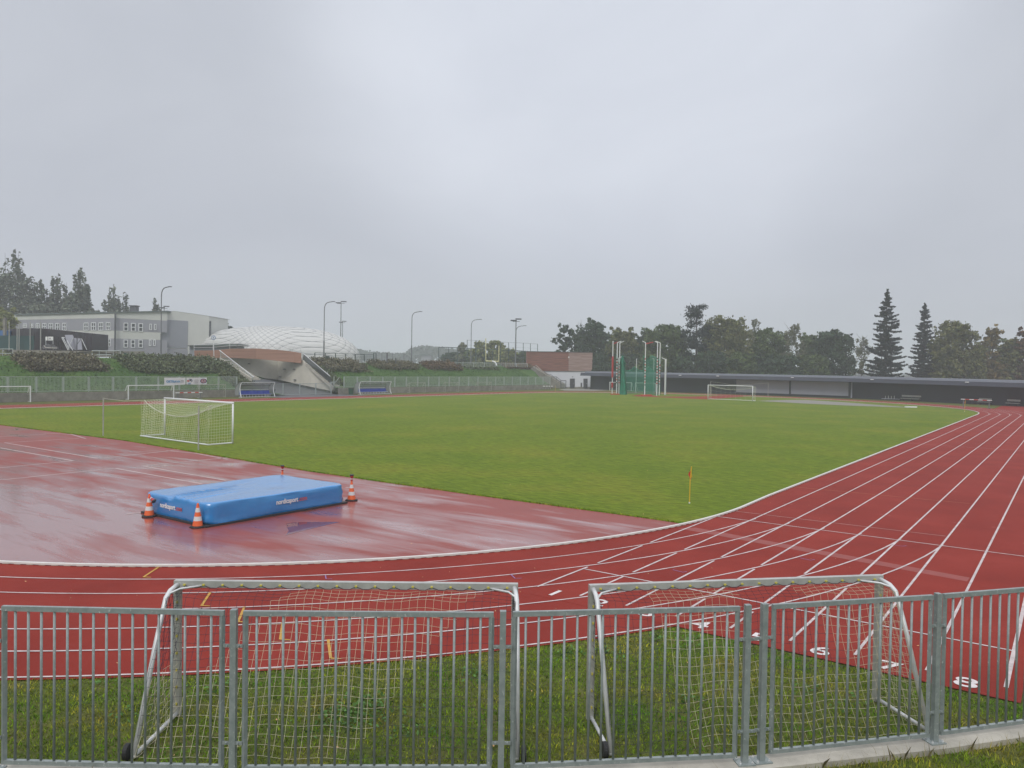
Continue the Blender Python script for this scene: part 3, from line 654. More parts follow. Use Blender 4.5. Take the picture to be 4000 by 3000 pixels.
# ------------------------------------------------------------------ portable goals
def net_cords(rows, r, wtest, name, parent, mats):
    """rows: grid of points; wtest(i,j) True -> first material"""
    R_, C_ = len(rows), len(rows[0]); mw, md = MB(), MB()
    def seg(a, b, w):
        m_ = mw if w else md
        m_.tube([a, b], r, 3, False)
    for i in range(R_):
        for j in range(C_):
            if j+1 < C_: seg(rows[i][j], rows[i][j+1], wtest(i, j))
            if i+1 < R_: seg(rows[i][j], rows[i+1][j], wtest(i, j))
    if mw.v: mw.build('net', mats[0], parent)
    if md.v: md.build('net', mats[1], parent)
def make_goal(name, label, wd, ht, dep, group, fine=True, net=True, mats=('alupost', 'alu'), cell=0.12, cord=0.0026, band=None, wheels=True, netm=('netw', 'netd'), sidebow=0.0, prof=0.10, front=0.42):
    """local frame: front plane y=0, rear towards -y, centred in x"""
    t = thing(name, label, 'goal', (0, 0, 0), group); h = wd/2; pst = {}; tr = 0.028 if fine else 0.035
    for s in (-1, 1):
        mb = MB().beam((s*h, 0, 0.0), (s*h, 0, ht-prof-0.001), prof*0.92, prof*1.0); pst[s] = mb.build('post', M[mats[0]], t)
        path = [(s*(h-0.01), -0.03, ht-0.06), (s*(h+0.01), -front*0.6, ht-0.09), (s*(h+0.02), -front*0.9, ht-0.16), (s*(h+0.025), -front*1.05, ht-0.28), (s*(h+0.03), -front*1.05-(dep-front)*0.3, ht*0.62), (s*(h+0.03), -dep+0.02, 0.06)]
        st = MB().tube(path, tr*1.25, 10 if fine else 6).build('strut', M[mats[1]], t, smooth=True)
        MB().tube([(s*(h-0.01), -0.05, 0.05), (s*(h+0.03), -dep, 0.05)], tr, 8).build('ground_bar', M[mats[1]], t, smooth=True)
        if fine: MB().tube([(s*(h-0.42), -0.02, ht-0.07), (s*(h-0.1), -front*0.42, ht-0.085), (s*(h+0.012), -front*0.8, ht-0.12)], 0.016, 8).build('corner_brace', M[mats[1]], t, smooth=True)
        if wheels:
            w_ = MB(); c = (s*(h+0.12), -dep+0.02, 0.11)
            w_.tube([(c[0]-0.035, c[1], c[2]), (c[0]-0.028, c[1], c[2])], [0.08, 0.11], 18); w_.tube([(c[0]-0.028, c[1], c[2]), (c[0]+0.028, c[1], c[2])], 0.11, 18, False); w_.tube([(c[0]+0.028, c[1], c[2]), (c[0]+0.035, c[1], c[2])], [0.11, 0.08], 18)
            w_.build('wheel', M['rubber'], t, smooth=False)
    cb = MB().beam((-h-prof*0.46, 0, ht-prof/2), (h+prof*0.46, 0, ht-prof/2), prof*0.94, prof).build('crossbar', M['alubar' if fine else mats[1]], t)
    if not fine: MB().tube([(-h, -dep, 0.05), (h, -dep, 0.05)], tr, 8).build('rear_bar', M[mats[1]], t, smooth=True)
    if net:
        nx = max(6, int(wd/cell)); path = [(0.05, ht-prof-0.02), (front, ht-0.16), (dep*0.72, ht*0.52), (dep, 0.05)]
        segl = [math.dist(path[i], path[i+1]) for i in range(3)]; tot = sum(segl); nv = max(5, int(tot/cell))
        def onpath(q):
            s = q*tot
            for i in range(3):
                if s <= segl[i] or i == 2: u_ = s/segl[i]; return (path[i][0]+(path[i+1][0]-path[i][0])*u_, path[i][1]+(path[i+1][1]-path[i][1])*u_)
                s -= segl[i]
        rows = []
        for i in range(nv+1):
            q = i/nv; yy, zz = onpath(min(q, 1)); row = []
            for j in range(nx+1):
                u_ = j/nx; sag = math.sin(PI*q)**0.8*math.sin(PI*u_)**0.6
                wob = 0.012*math.sin(7*u_*wd+3*q)+0.01*math.sin(17*u_+9*q)
                row.append((-h+wd*u_+0.02*math.sin(5*q+3*u_), -(yy-0.30*sag*dep*0.8)+wob, max(0.03, zz-0.10*sag+wob)))
            rows.append(row)
        test = band if band else (lambda i, j: True)
        net_cords(rows, cord, test, 'net', t, (M[netm[0]], M[netm[1]]))
        for s in (-1, 1):
            rows = []; nv2 = max(4, int(ht/cell))
            for i in range(nv2+1):
                z = ht-prof-0.04-(ht-prof-0.09)*i/nv2
                ymax = front*1.05 if z > ht-0.3 else front*1.05+(dep-front*1.05)*(1-(z-0.05)/(ht-0.35))
                nn = max(3, int(dep/cell)); rows.append([(s*(h-0.02+0.02*math.sin(i+2*k)), -0.04-ymax*k/nn, z-0.03*math.sin(PI*k/nn)) for k in range(nn+1)])
            net_cords(rows, cord, (lambda i, j: band(i+6, 3) if (band and s < 0) else (band(i+6, nx-3) if band else True)), 'net', t, (M[netm[0]], M[netm[1]]))
        if fine:
            cd_ = MB(); n_ = int(wd/0.30); prevp = None
            for k in range(n_+1):
                x = -h+0.12+(wd-0.24)*k/n_; MB().box((x, -0.058, ht-prof*0.55), (0.035, 0.022, 0.022)).build('net_clip', M['clip'], cb)
                if prevp: cd_.tube([(prevp, -0.062, ht-prof*0.6), ((prevp+x)/2-0.04, -0.066, ht-prof*0.98), ((prevp+x)/2+0.05, -0.066, ht-prof*1.0), (x, -0.062, ht-prof*0.6)], 0.005, 4)
                prevp = x
            cd_.build('net_rope', M['netd'], cb)
            for s in (-1, 1):
                for k in range(7): MB().box((s*(h-0.01), -0.058, 0.2+k*0.26), (0.022, 0.022, 0.035)).build('net_clip', M['clip'], pst[s])
    return t
def band1(i, j): return 9 < j-(-i)*0.75-9 < 24 or (i > 13 and j < 16)
def band2(i, j): return j < 18+i*0.4-6 or (j-i*1.1 > 22) or (i > 14 and j > 18)
def goal_between(t, Pl, Pr):
    c = (np.array(Pl)+np.array(Pr))/2; d = np.array(Pr)-np.array(Pl); place(t, (c[0], c[1], 0), math.atan2(d[1], d[0]))
g1 = make_goal('training_goal', 'aluminium goal with net behind the left half of the near railing', 5.13, 2.08, 1.36, 'portable goals behind the near railing', band=lambda i, j: 14 < j+0.75*i < 38)
goal_between(g1, (-0.38, -21.1), (3.72, -18.0))
g2 = make_goal('training_goal', 'aluminium goal behind the right half of the near railing, beside the lane numbers', 4.88, 2.08, 1.20, 'portable goals behind the near railing', band=lambda i, j: (6 < j-0.2*i < 18) or (j-0.5*i > 26) or (i > 12 and j > 15))
goal_between(g2, (4.66, -17.32), (8.08, -13.79))
MB().box((-2.36, 0.052, 1.66), (0.06, 0.006, 0.11)).build('warning_sticker', M['yellow'], g2, local=True)

# goals parked along the far wall and the gallery: a plain lighter version
def far_goal(label, c, rz, wd, ht=2.1, dep=1.5, group='spare goals parked at the edge of the stadium', m_='white', pf=0.12):
    t = make_goal('training_goal', label, wd, ht, dep, group, fine=False, net=True, mats=(m_, m_), cell=0.45, cord=0.007, wheels=True, netm=('netfar', 'netfar'), prof=pf)
    return place(t, c, rz)
far_goal('white spare goal by the concrete wall, cut by the left edge of the picture', (-98.9, 12.6, 0), -PI/2, 8.6)
far_goal('white spare goal by the concrete wall with its corner under the blue lettered banner', (-98.9, 33.2, 0), -PI/2, 6.9)
far_goal('pale spare goal between the red and white barrier and the dugout by the underpass', (-99.0, 43.2, 0), -PI/2, 4.6, m_='alupost', pf=0.07)
for px0, px1, lab in ((1600, 1662, 'spare goal right of the second dugout, first of three by the wall'), (1740, 1792, 'middle one of three spare goals by the wall right of the second dugout'), (1868, 1920, 'spare goal furthest right of the three by the wall, towards the wooden building')):
    ya, yb = AX(px0, 1497, -98.9)[1], AX(px1, 1497, -98.9)[1]; far_goal(lab, (-98.9, (ya+yb)/2, 0), -PI/2, yb-ya, m_='alupost', pf=0.07)
def gy(px0, px1, y, lab):
    a_, b_ = AY(px0, 1500, y), AY(px1, 1500, y); far_goal(lab, ((a_[0]+b_[0])/2, y, 0), PI, b_[0]-a_[0], 2.2)
gy(2382, 2466, 150.2, 'spare goal at the dark gallery, behind the left edge of the hammer cage')
gy(2482, 2560, 149.6, 'spare goal in front of the dark gallery, seen through the middle of the hammer cage')

# ------------------------------------------------------------------ match goals
def match_goal(label, Pl, Pr, ht, back, poles, sagd=0.95, cell=0.2):
    """Pl, Pr: post feet; back: unit vector pointing behind the goal"""
    Pl, Pr = np.array(Pl, float), np.array(Pr, float); c = (Pl+Pr)/2
    t = thing('football_goal', label, 'goal', (c[0], c[1], 0), 'white football goals on the pitch'); w_ = Pr-Pl; L = np.linalg.norm(w_); e = w_/L; bk = np.array(back)
    P = lambda s, d, z: (*(Pl+e*s+bk*d), z)
    for s in (0, L): MB().tube([P(s, 0, 0), P(s, 0, ht-0.07)], 0.065, 12).build('post', M['white'], t, smooth=True)
    MB().tube([P(-0.06, 0, ht-0.01), P(L+0.06, 0, ht-0.01)], 0.068, 12).build('crossbar', M['white'], t, smooth=True)
    MB().tube([P(0, 0.05, 0.04), P(0, 1.85, 0.04), P(L, 1.85, 0.04), P(L, 0.05, 0.04)], 0.045, 6).build('ground_frame', M['white'], t)
    sag = lambda s: ht-sagd*(1-(2*s/L-1)**2)**0.8-0.12
    nx = int(L/cell); r_ = 0.007; rows = []
    for q in np.linspace(0, 1, 8): rows.append([P(L*j/nx, 0.06+1.5*q, ht-0.06+(sag(L*j/nx)-ht+0.06)*q**0.8) for j in range(nx+1)])
    net_cords(rows, r_, lambda i, j: True, 'net', t, (M['netfar'], M['netfar']))
    rows = []; nv = int(ht/cell)
    for q in np.linspace(0, 1, nv+1): rows.append([P(L*j/nx, 1.56+0.28*q+0.05*math.sin(j*0.9), sag(L*j/nx)*(1-q)+0.04) for j in range(nx+1)])
    net_cords(rows, r_, lambda i, j: True, 'net', t, (M['netfar'], M['netfar']))
    for s in (0, L):
        rows = [[P(s, 1.8*k/9, (ht-0.1)*(1-q)*(1-0.06*k/9)+0.04) for k in range(10)] for q in np.linspace(0, 1, nv+1)]
        net_cords(rows, r_, lambda i, j: True, 'net', t, (M['netfar'], M['netfar']))
    MB().tube([P(s, 1.56, sag(s)) for s in np.linspace(0, L, 24)], 0.028, 5).build('net_hem', M['netfar'], t)
    for (px_, py_, top) in poles:
        g = G(px_, py_); MB().tube([(g[0], g[1], 0), (g[0], g[1], top)], 0.045, 8).build('net_pole', M['alupost'], t)
        q = np.array(g[:2])-Pl; s = 0.0 if abs(q@e) < L/2 and (q@e) < L/2 else L
        MB().tube([(g[0], g[1], top-0.03), tuple((np.array((g[0], g[1], top-0.03))+np.array(P(s, 1.56, sag(s))))/2-np.array((0, 0, 0.12))), P(s, 1.56, sag(s))], 0.018, 4).build('guy_rope', M['netfar'], t)
    return t
match_goal('white football goal with sagging net on the left of the pitch, behind the blue mat', (-44.3, 3.9), (-35.35, 3.6), 2.74, (0, -1), [(403, 1702, 2.75), (775, 1757, 2.75)])
match_goal('small looking white football goal at the far end of the pitch before the dark gallery', (-45.9, 113.9), (-37.15, 113.4), 2.75, (0, 1), [(2775, 1540, 3.0), (3000, 1549, 3.0)], 0.7, 0.9)

# ------------------------------------------------------------------ high jump mat and cones
def high_jump_mat():
    x0, x1, y0, y1, h = -16.35, -12.35, -12.95, -6.95, 0.76; cx, cy = (x0+x1)/2, (y0+y1)/2
    t = thing('high_jump_mat', 'big blue high jump landing mat under a fitted cover with white lettering', 'landing mat', (cx, cy, 0))
    MB().box((0.06, -0.05, 0.03), (4.04, 6.10, 0.06)).build('base_pad', M['black'], t, local=True)
    hx, hy, rc = 2.0, 3.0, 0.42; nper = 40; per = []
    for ci, (sx_, sy_, a0) in enumerate(((1, 1, 0), (-1, 1, 90), (-1, -1, 180), (1, -1, 270))):
        for a_ in np.linspace(a0, a0+90, nper//2): a_ = math.radians(a_); per.append((sx_*(hx-rc)+rc*math.cos(a_), sy_*(hy-rc)+rc*math.sin(a_)))
    dense = []
    for i in range(len(per)):
        p, q = np.array(per[i]), np.array(per[(i+1) % len(per)]); m_ = max(1, int(np.linalg.norm(q-p)/0.09))
        for k in range(m_): dense.append(p+(q-p)*k/m_)
    N = len(dense); V = []; F = []
    prof = [(1.0, 0.055), (1.004, 0.075), (1.008, 0.16), (1.004, 0.3), (1.004, 0.45), (1.002, 0.6), (0.999, 0.70), (0.992, 0.745), (0.975, 0.768)]+[(s, 0.775) for s in (0.94, 0.88, 0.8, 0.7, 0.6, 0.5, 0.4, 0.3, 0.2, 0.1)]
    from mathutils import noise as nz
    for (s, z) in prof:
        for k, d in enumerate(dense):
            x, y = d*s if s < 0.96 else d*(1-(1-s)*1.0); n1 = nz.noise(Vector((x*0.9, y*0.9, z*2)))
            wr = 0.0; ox = oy = 0.0
            if z < 0.72:
                rr = nz.noise(Vector((k*0.06, z*5.0, 3.1)))*0.028*(1.5-z)+nz.noise(Vector((k*0.16, z*2.0, 9.1)))*0.018; corner = math.exp(-((abs(x)-hx)**2+(abs(y)-hy)**2)/0.5)
                rr += corner*0.035*math.sin(z*26+k*0.25)*(1-z); l = math.hypot(x, y); ox, oy = x/l*rr, y/l*rr
            else:
                wr = 0.018*n1
                ln = (y+2.9)-0.9*(x+2.0)*0; f1 = y*0.55+x*1.0
                wr += 0.085*math.exp(-((x+0.55+0.28*(y+1.0))/0.10)**2)*max(0, min(1, (1.2-y)/3.0))
                wr -= 0.075*math.exp(-((x+0.80+0.30*(y+1.0))/0.16)**2)*max(0, min(1, (1.4-y)/3.0))
                wr += 0.04*math.exp(-((x-0.35+0.22*(y+1.0))/0.09)**2)*max(0, min(1, (0.2-y)/2.2))+0.03*math.exp(-((x+0.05+0.25*(y+1.0))/0.07)**2)*max(0, min(1, (0.8-y)/2.5))
                wr -= 0.05*math.exp(-(x*x/4+(y+0.2)**2/9))
                wr += 0.012*math.exp(-((x+0.2-0.5*(y-1.6))/0.05)**2)*math.exp(-(y-1.6)**2)
            V.append((x+ox, y+oy, z+wr))
    R_ = len(prof)
    for i in range(R_-1):
        for k in range(N): a = i*N+k; b = i*N+(k+1) % N; F.append((a, b, b+N, a+N))
    V.append((0, 0, 0.74)); c = len(V)-1
    for k in range(N): F.append(((R_-1)*N+k, (R_-1)*N+(k+1) % N, c))
    me = bpy.data.meshes.new('cover'); me.from_pydata(V, [], F); me.materials.append(M['blue']); me.shade_smooth()
    cov = link('cover', me, t)
    # lettering: long side faces +x, short side faces -y
    def word(loc, xd, size):
        rot = frame_rot(xd, (0, 0, 1)); xd = Vector(xd)
        o = text_mesh('nordicsport', size, M['letter'], 'lettering', t, loc, rot, bold=0.006, sx=0.86, align='LEFT'); wdt = max((Vector(vv.co)-Vector(loc)).dot(xd) for vv in o.data.vertices)
        text_mesh('.com', size, M['letterred'], 'lettering', t, tuple(Vector(loc)+xd*(wdt+0.02)), rot, bold=0.004, sx=0.86, align='LEFT')
    word((2.04, -0.32, 0.34), (0, 1, 0), 0.232); word((-0.80, -3.045, 0.30), (1, 0, 0), 0.232)
    return t
high_jump_mat()
def make_cone(label):
    t = thing('traffic_cone', label, 'traffic cone', (0, 0, 0), 'traffic cones at the corners of the blue mat')
    mb = MB(); hs = [(0.27, 0.0), (0.27, 0.035), (0.24, 0.05)]
    n0 = []
    mb.lathe([(0.255, 0.0), (0.255, 0.03), (0.22, 0.05)], (0, 0, 0), 8); b_ = mb.build('base', M['rubber'], t, local=True)
    prof = lambda z: 0.165-0.135*(z-0.055)/0.725
    zs = [0.055, 0.22, 0.36, 0.50, 0.64, 0.78]; cols = ['orange', 'reflect', 'orange', 'reflect', 'orange']
    for k in range(5):
        a_, c_ = zs[k], zs[k+1]; e = 0.002 if cols[k] == 'reflect' else 0
        MB().lathe([(prof(a_)+e, a_), (prof(c_)+e, c_)] if k < 4 else [(prof(a_), a_), (prof(c_), c_), (0.022, c_+0.012)], (0, 0, 0), 24).build('body' if cols[k] == 'orange' else 'reflective_band', M[cols[k]], t, local=True, smooth=False)
    return t
c1 = make_cone('striped cone at the left corner of the blue mat with a hanging red lamp'); place(c1, (*G(583, 2017)[:2], 0))
for px_, py_, xy, lab in ((772, 2059, None, 'striped traffic cone at the front corner of the blue mat, with nothing on its tip'), (1373, 1955, None, 'striped traffic cone right of the blue mat carrying a warning lamp'), (0, 0, (-16.95, -6.45), 'traffic cone hidden behind the back corner of the blue mat')):
    c_ = copy_tree(c1); place(c_, (*(xy if xy else G(px_, py_)[:2]), 0), 0.3, lab)
def lamp(label, loc, tilt=None):
    t = thing('warning_lamp', label, 'warning lamp', loc, 'red warning lamps on the cones')
    MB().lathe([(0.045, 0.0), (0.05, 0.06), (0.035, 0.085), (0.07, 0.17), (0.075, 0.20)], (0, 0, 0), 16).build('housing', M['red'], t, local=True, smooth=False)
    MB().lathe([(0.082, 0.20), (0.085, 0.235), (0.06, 0.255)], (0, 0, 0), 16).build('lamp_cap', M['black'], t, local=True)
    MB().lathe([(0.055, 0.06), (0.051, 0.085)], (0, 0, 0), 16).build('collar', M['reflect'], t, local=True)
    if tilt: t.rotation_euler = tilt
    return t
p3 = G(1373, 1955); lamp('red warning lamp on the cone right of the mat', (p3[0], p3[1], 0.792)); lamp('red warning lamp showing above the back corner of the blue mat', (-16.95, -6.45, 0.792))
p1 = G(583, 2017); lamp('red warning lamp hanging tilted from the cone at the left corner of the mat', (p1[0]+0.08, p1[1]-0.03, 0.68), (math.radians(15), math.radians(125), math.radians(36)))
# corner flags
def corner_flag(label, px_, py_, h, flag=True):
    g = G(px_, py_); t = thing('corner_flag', label, 'corner flag', (g[0], g[1], 0), 'yellow corner flags')
    MB().tube([(0, 0, 0.0), (0.01, 0, h*0.6), (0.05, 0.02, h)], 0.022, 8).build('pole', M['yellow'], t, local=True)
    MB().lathe([(0.035, 0), (0.03, 0.05)], (0, 0, 0), 8).build('foot', M['white'], t, local=True)
    if flag:
        n = 6; Lq, Rq = [], []
        for k in range(n): a_ = k/(n-1); Lq.append((0.045-0.10*a_+0.02*math.sin(6*a_), 0.02-0.05*a_, h-0.04-0.30*a_)); Rq.append((0.045-0.02*a_+0.03*math.sin(9*a_), 0.02+0.06*math.sin(4*a_), h-0.42-0.10*a_))
        mb = MB(); mb.strip(Lq[:3], Rq[:3]); mb.build('flag', M['yellow'], t, local=True)
        mb = MB(); mb.strip(Lq[2:], Rq[2:]); mb.build('flag_tip', M['hurdlered'], t, local=True)
    return t
corner_flag('yellow corner pole with red and yellow flag, nearest one on the pitch', 2693, 1966, 1.50)
corner_flag('small yellow corner flag at the far right end of the pitch', 3768, 1608.5, 1.7)
corner_flag('thin yellow corner pole at the far left end of the pitch by the concrete stair', 2169, 1532.5, 1.6, False)

# ------------------------------------------------------------------ water jump barriers
def barrier(label, P, rz, L, ht):
    t = thing('steeplechase_barrier', label, 'barrier', P, 'red and white striped barriers', rz)
    b_ = MB().box((0, 0, ht-0.065), (L, 0.13, 0.13)).build('beam', M['white'], t, local=True)
    for k in range(3): MB().box(((k-1)*L*0.285, 0, ht-0.065), (L*0.14, 0.136, 0.136)).build('red_stripe', M['hurdlered'], b_, local=True)
    for s in (-1, 1):
        MB().box((s*L*0.42, 0, (ht-0.131)/2), (0.09, 0.09, ht-0.131)).box((s*L*0.42, 0, 0.03), (0.10, 1.0, 0.06)).build('leg', M['lampgrey'], t, local=True)
    return t
ya, yb = AX(686, 1537, -97.3)[1], AX(790, 1537, -97.3)[1]
barrier('red and white striped barrier in front of the far concrete wall under the banners', (-97.3, (ya+yb)/2, 0), PI/2, yb-ya, 1.0)
ba, bb = G(3775, 1592), G(3900, 1599); bd = bb-ba
barrier('red and white striped barrier beside the dark gallery at the right', ((ba[0]+bb[0])/2-1, (ba[1]+bb[1])/2+1.5, 0), math.atan2(bd[1], bd[0]), np.linalg.norm(bd)*0.98, 1.4)

# ------------------------------------------------------------------ dugouts
def dugout(label, y0, y1, n_seat):
    L = y1-y0; t = thing('dugout', label, 'dugout', (-97.2, (y0+y1)/2, 0), 'team dugouts')
    prof = [(-1.25, 0.35), (-1.3, 1.2), (-1.15, 1.75), (-0.75, 2.12), (-0.2, 2.32), (0.35, 2.40)]
    def at(s, p): return (p[0], s, p[1])
    mb = MB(); mb.strip([at(-L/2, p) for p in prof], [at(L/2, p) for p in prof]); mb.build('shell', M['poly'], t, local=True)
    for k in range(5):
        s = -L/2+L*k/4; MB().tube([at(s, p) for p in prof], 0.045, 6).build('rib', M['lampgrey'], t, local=True)
    for z in (prof[5], prof[3], prof[1]): MB().tube([at(-L/2, z), at(L/2, z)], 0.04, 6).build('rail', M['alu'], t, local=True)
    for s in (-1, 1):
        fp = [(0.35, 2.35), (0.15, 2.0), (-0.02, 1.4), (0.1, 0.7), (0.4, 0.0)]
        MB().tube([at(s*L/2, p) for p in fp], 0.06, 8).build('front_edge', M['white'], t, local=True)
        MB().poly([at(s*L/2, p) for p in prof[::-1]]+[at(s*L/2, p) for p in ((-1.2, 0.3), (-0.15, 0.35), (-0.05, 1.4), (0.1, 2.0))]).build('side_panel', M['poly'], t, local=True)
    MB().box((-0.55, 0, 0.42), (0.5, L*0.95, 0.05)).box((-0.1, 0, 0.05), (0.5, L, 0.06)).build('bench_frame', M['alu'], t, local=True)
    for k in range(n_seat):
        s = -L*0.46+L*0.92*(k+0.5)/n_seat; wq = L*0.92/n_seat*0.9
        MB().box((-0.5, s, 0.50), (0.46, wq, 0.07)).box((-0.75, s, 0.80), (0.08, wq, 0.50)).build('seat', M['seat'], t, local=True)
        MB().box((-0.32, s-wq*0.55, 0.22), (0.05, 0.05, 0.34)).build('bench_leg', M['alu'], t, local=True)
    return t
dugout('curved clear dugout with blue seats left of the underpass gate', 46.9, 53.3, 10)
dugout('curved clear dugout with blue seats right of the underpass gate', 72.4, 80.4, 10)
def bin_(label, P, h=1.1, r=0.36):
    t = thing('litter_bin', label, 'bin', P, 'dark litter bins')
    MB().lathe([(r*0.8, 0), (r, h*0.92), (r*1.02, h*0.93)], (0, 0, 0), 14).build('body', M['binGreen'], t, local=True)
    MB().lathe([(r*1.08, h*0.93), (r*1.08, h), (r*0.6, h*1.03)], (0, 0, 0), 14).build('rim', M['black'], t, local=True)
bin_('dark green bin between the left dugout and the gate', (-98.3, 54.0, 0), 1.2, 0.4); bin_('dark green bin left of the second dugout', (-98.3, 71.4, 0), 1.2, 0.5)

# banners on the railing
def banner(label, y0, y1, z0, z1, kind):
    x = WX-0.08; t = thing('banner', label, 'banner', (x, (y0+y1)/2, z0), 'white banners on the far railing'); L = y1-y0; H = z1-z0
    n = 16; T_, B_ = [], []
    for k in range(n+1):
        s = -L/2+L*k/n; T_.append((0.012*math.sin(k*1.7), s, H)); B_.append((0.02*math.sin(k*1.3+1), s, -0.08*math.sin(PI*k/n)*(1 if kind == 0 else 0.3)))
    mb = MB(); mb.strip(B_, T_); sh = mb.build('sheet', M['banner'], t, local=True)
    rot = frame_rot((0, 1, 0), (0, 0, 1)); x_ = 0.035
    if kind == 0:
        fit_text('OSTRAVA', M['cyan'], 'lettering', t, (x_, -L*0.41, H*0.27), rot, L*0.65, H*0.34, 0.03)
        fit_text('!!!', M['black'], 'lettering', t, (x_, L*0.265, H*0.27), rot, L*0.13, H*0.36, 0.0)
    else:
        def disc(c, r, m, dx, name='emblem', a0=0, a1=360, r0=0):
            mb = MB(); n_ = 28; A1 = [(x_+dx, c[0]+r*math.cos(math.radians(a0+(a1-a0)*k/n_))*1.6, c[1]+r*math.sin(math.radians(a0+(a1-a0)*k/n_))) for k in range(n_+1)]
            A0 = [(x_+dx, c[0]+r0*math.cos(math.radians(a0+(a1-a0)*k/n_))*1.6, c[1]+r0*math.sin(math.radians(a0+(a1-a0)*k/n_))) for k in range(n_+1)]
            mb.strip(A0, A1); mb.build(name, m, t, local=True)
        cy = L*0.33; cz = H*0.50
        disc((cy, cz), H*0.34, M['ink'], 0, r0=H*0.25); disc((cy, cz), H*0.25, M['letterred'], 0.004, r0=H*0.20)
        mb = MB(); st = []
        for k in range(10): r_ = H*0.22 if k % 2 == 0 else H*0.09; a_ = PI/2+k*PI/5; st.append((x_+0.01, cy+1.6*r_*math.cos(a_), cz+r_*math.sin(a_)))
        mb.poly(st); mb.build('emblem', M['ink'], t, local=True); disc((cy, cz), H*0.08, M['letterred'], 0.014)
        cy2 = -L*0.36; disc((cy2-0.06*L, H*0.52), H*0.13, M['letterred'], 0); disc((cy2+0.02*L, H*0.56), H*0.26, M['ink'], 0, a0=-50, a1=110, r0=H*0.20); disc((cy2+0.045*L, H*0.62), H*0.10, M['black'], 0.004)
        fit_text('SSMK', M['cyan'], 'lettering', t, (x_, cy2-L*0.07, H*0.06), rot, L*0.15, H*0.16, 0.01)
        mb = MB()
        for r_, z in enumerate((0.70, 0.56, 0.44, 0.32, 0.22)):
            wq = L*(0.10, 0.16, 0.13, 0.10, 0.20)[r_]; c_ = -L*0.02; mb.box((x_, c_, H*z), (0.004, wq*1.6, H*0.045))
        mb.build('small_print', M['greyprint'], t, local=True)
y0b, y1b, y2b, y3b = [AX(q, 1495, WX)[1] for q in (643, 726, 729, 809)]
zbt, zbb = AX(720, 1475, WX)[2], AX(720, 1502, WX)[2]
banner('white banner with blue town name lettering tied to the far railing', y0b, y1b, zbb, zbt, 0)
banner('white banner with a blue star emblem and small print, tied to the far railing', y2b, y3b, zbb, zbt, 1)

# ------------------------------------------------------------------ bridge, wing walls and stairs over the underpass
def thickpoly(pts, A, B, th, back):
    return MB().prism(pts, (back[0]*th, back[1]*th, 0))
bridge = thing('footbridge', 'brown clad arched footbridge on beige concrete walls over the underpass', 'bridge', AX(1000, 1450, -118))
WA, WB = AX(1302, 1500, -102.5), AX(1086, 1450, -119.5)
bkv = np.array([-0.75, 0.66])
wing = [AV(x, y, WA, WB) for x, y in ((1086, 1398), (1180, 1408), (1215, 1440), (1300, 1517), (1298, 1528), (1190, 1506), (1086, 1483))]
MB().prism(wing, (0.15, 0.5, 0)).build('wing_wall', M['beige_wall'], bridge)
C1, C2 = AX(1086, 1450, -119.5), AX(850, 1430, -121.6)
aw = [AV(x, y, C1, C2) for x, y in ((1086, 1396), (1086, 1483), (1040, 1478), (960, 1456), (870, 1440), (850, 1396))]
MB().prism(aw, (-0.5, 0, 0)).build('abutment_wall', M['beige_wall'], bridge)
mb = MB()
for px_, py_ in ((1113, 1442), (1150, 1442), (1096, 1472), (1153, 1484)):
    q = AV(px_, py_, WA, WB); mb.box((q[0]+0.05, q[1]-0.1, q[2]), (0.5, 0.5, 0.16), 0.8)
q = AV(972, 1421, C1, C2); mb.box((q[0]+0.05, q[1], q[2]), (0.1, 0.55, 0.16))
mb.build('wall_lamps', M['darkmetal'], bridge)
fx = [(760, 1369, 1399), (835, 1368, 1398), (900, 1362, 1398), (1000, 1361, 1402), (1050, 1364, 1406), (1100, 1368, 1411), (1150, 1374, 1416), (1177, 1379, 1419)]
T_, B_, T2, B2 = [], [], [], []
for k, (px_, a_, b_) in enumerate(fx):
    xx = -121.0+9.5*(k/(len(fx)-1))**1.2; q = AX(px_, a_, xx); r_ = AX(px_, b_, xx); T_.append(q); B_.append(r_); off = np.array((-1.0, 0.55, 0)); T2.append(q+off); B2.append(r_+off)
mb = MB(); mb.strip(T_, B_); mb.strip(T2, T_); mb.strip(B_, B2); mb.strip(B2, T2); mb.poly([T_[0], T2[0], B2[0], B_[0]]); mb.poly([T_[-1], B_[-1], B2[-1], T2[-1]])
mb.build('fascia', M['brownfascia'], bridge)
mb = MB(); D1 = [np.array((p[0]-1.2, p[1]+0.6, p[2]-0.2)) for p in T2]; mb.strip([np.array((p[0], p[1], p[2]-0.2)) for p in T2], D1); mb.strip([np.array((p[0], p[1], p[2]+0.1)) for p in B2], [np.array((p[0]-1.2, p[1]+0.6, p[2]+0.1)) for p in B2]); mb.build('deck', M['conc'], bridge)
MB().prism([AX(x, y, -112.6) for x, y in ((1172, 1400), (1180, 1400), (1180, 1420), (1172, 1420))], (-1.5, 0.5, 0)).build('bearing_block', M['beige_wall'], bridge)
hr = thing('handrail', 'light steel handrail along the top of the brown footbridge', 'handrail', T_[3])
tops = [np.array(p)+np.array((-0.5, 0.2, 1.05)) for p in T_]; mids = [np.array(p)+np.array((-0.5, 0.2, 0.55)) for p in T_]
MB().tube(tops, 0.05, 6).build('top_rail', M['alu'], hr); MB().tube(mids, 0.035, 6).build('mid_rail', M['alu'], hr)
for k in range(8): MB().tube([np.array(T_[k])+np.array((-0.5, 0.2, 0)), tops[k]], 0.045, 6).build('post', M['alu'], hr)
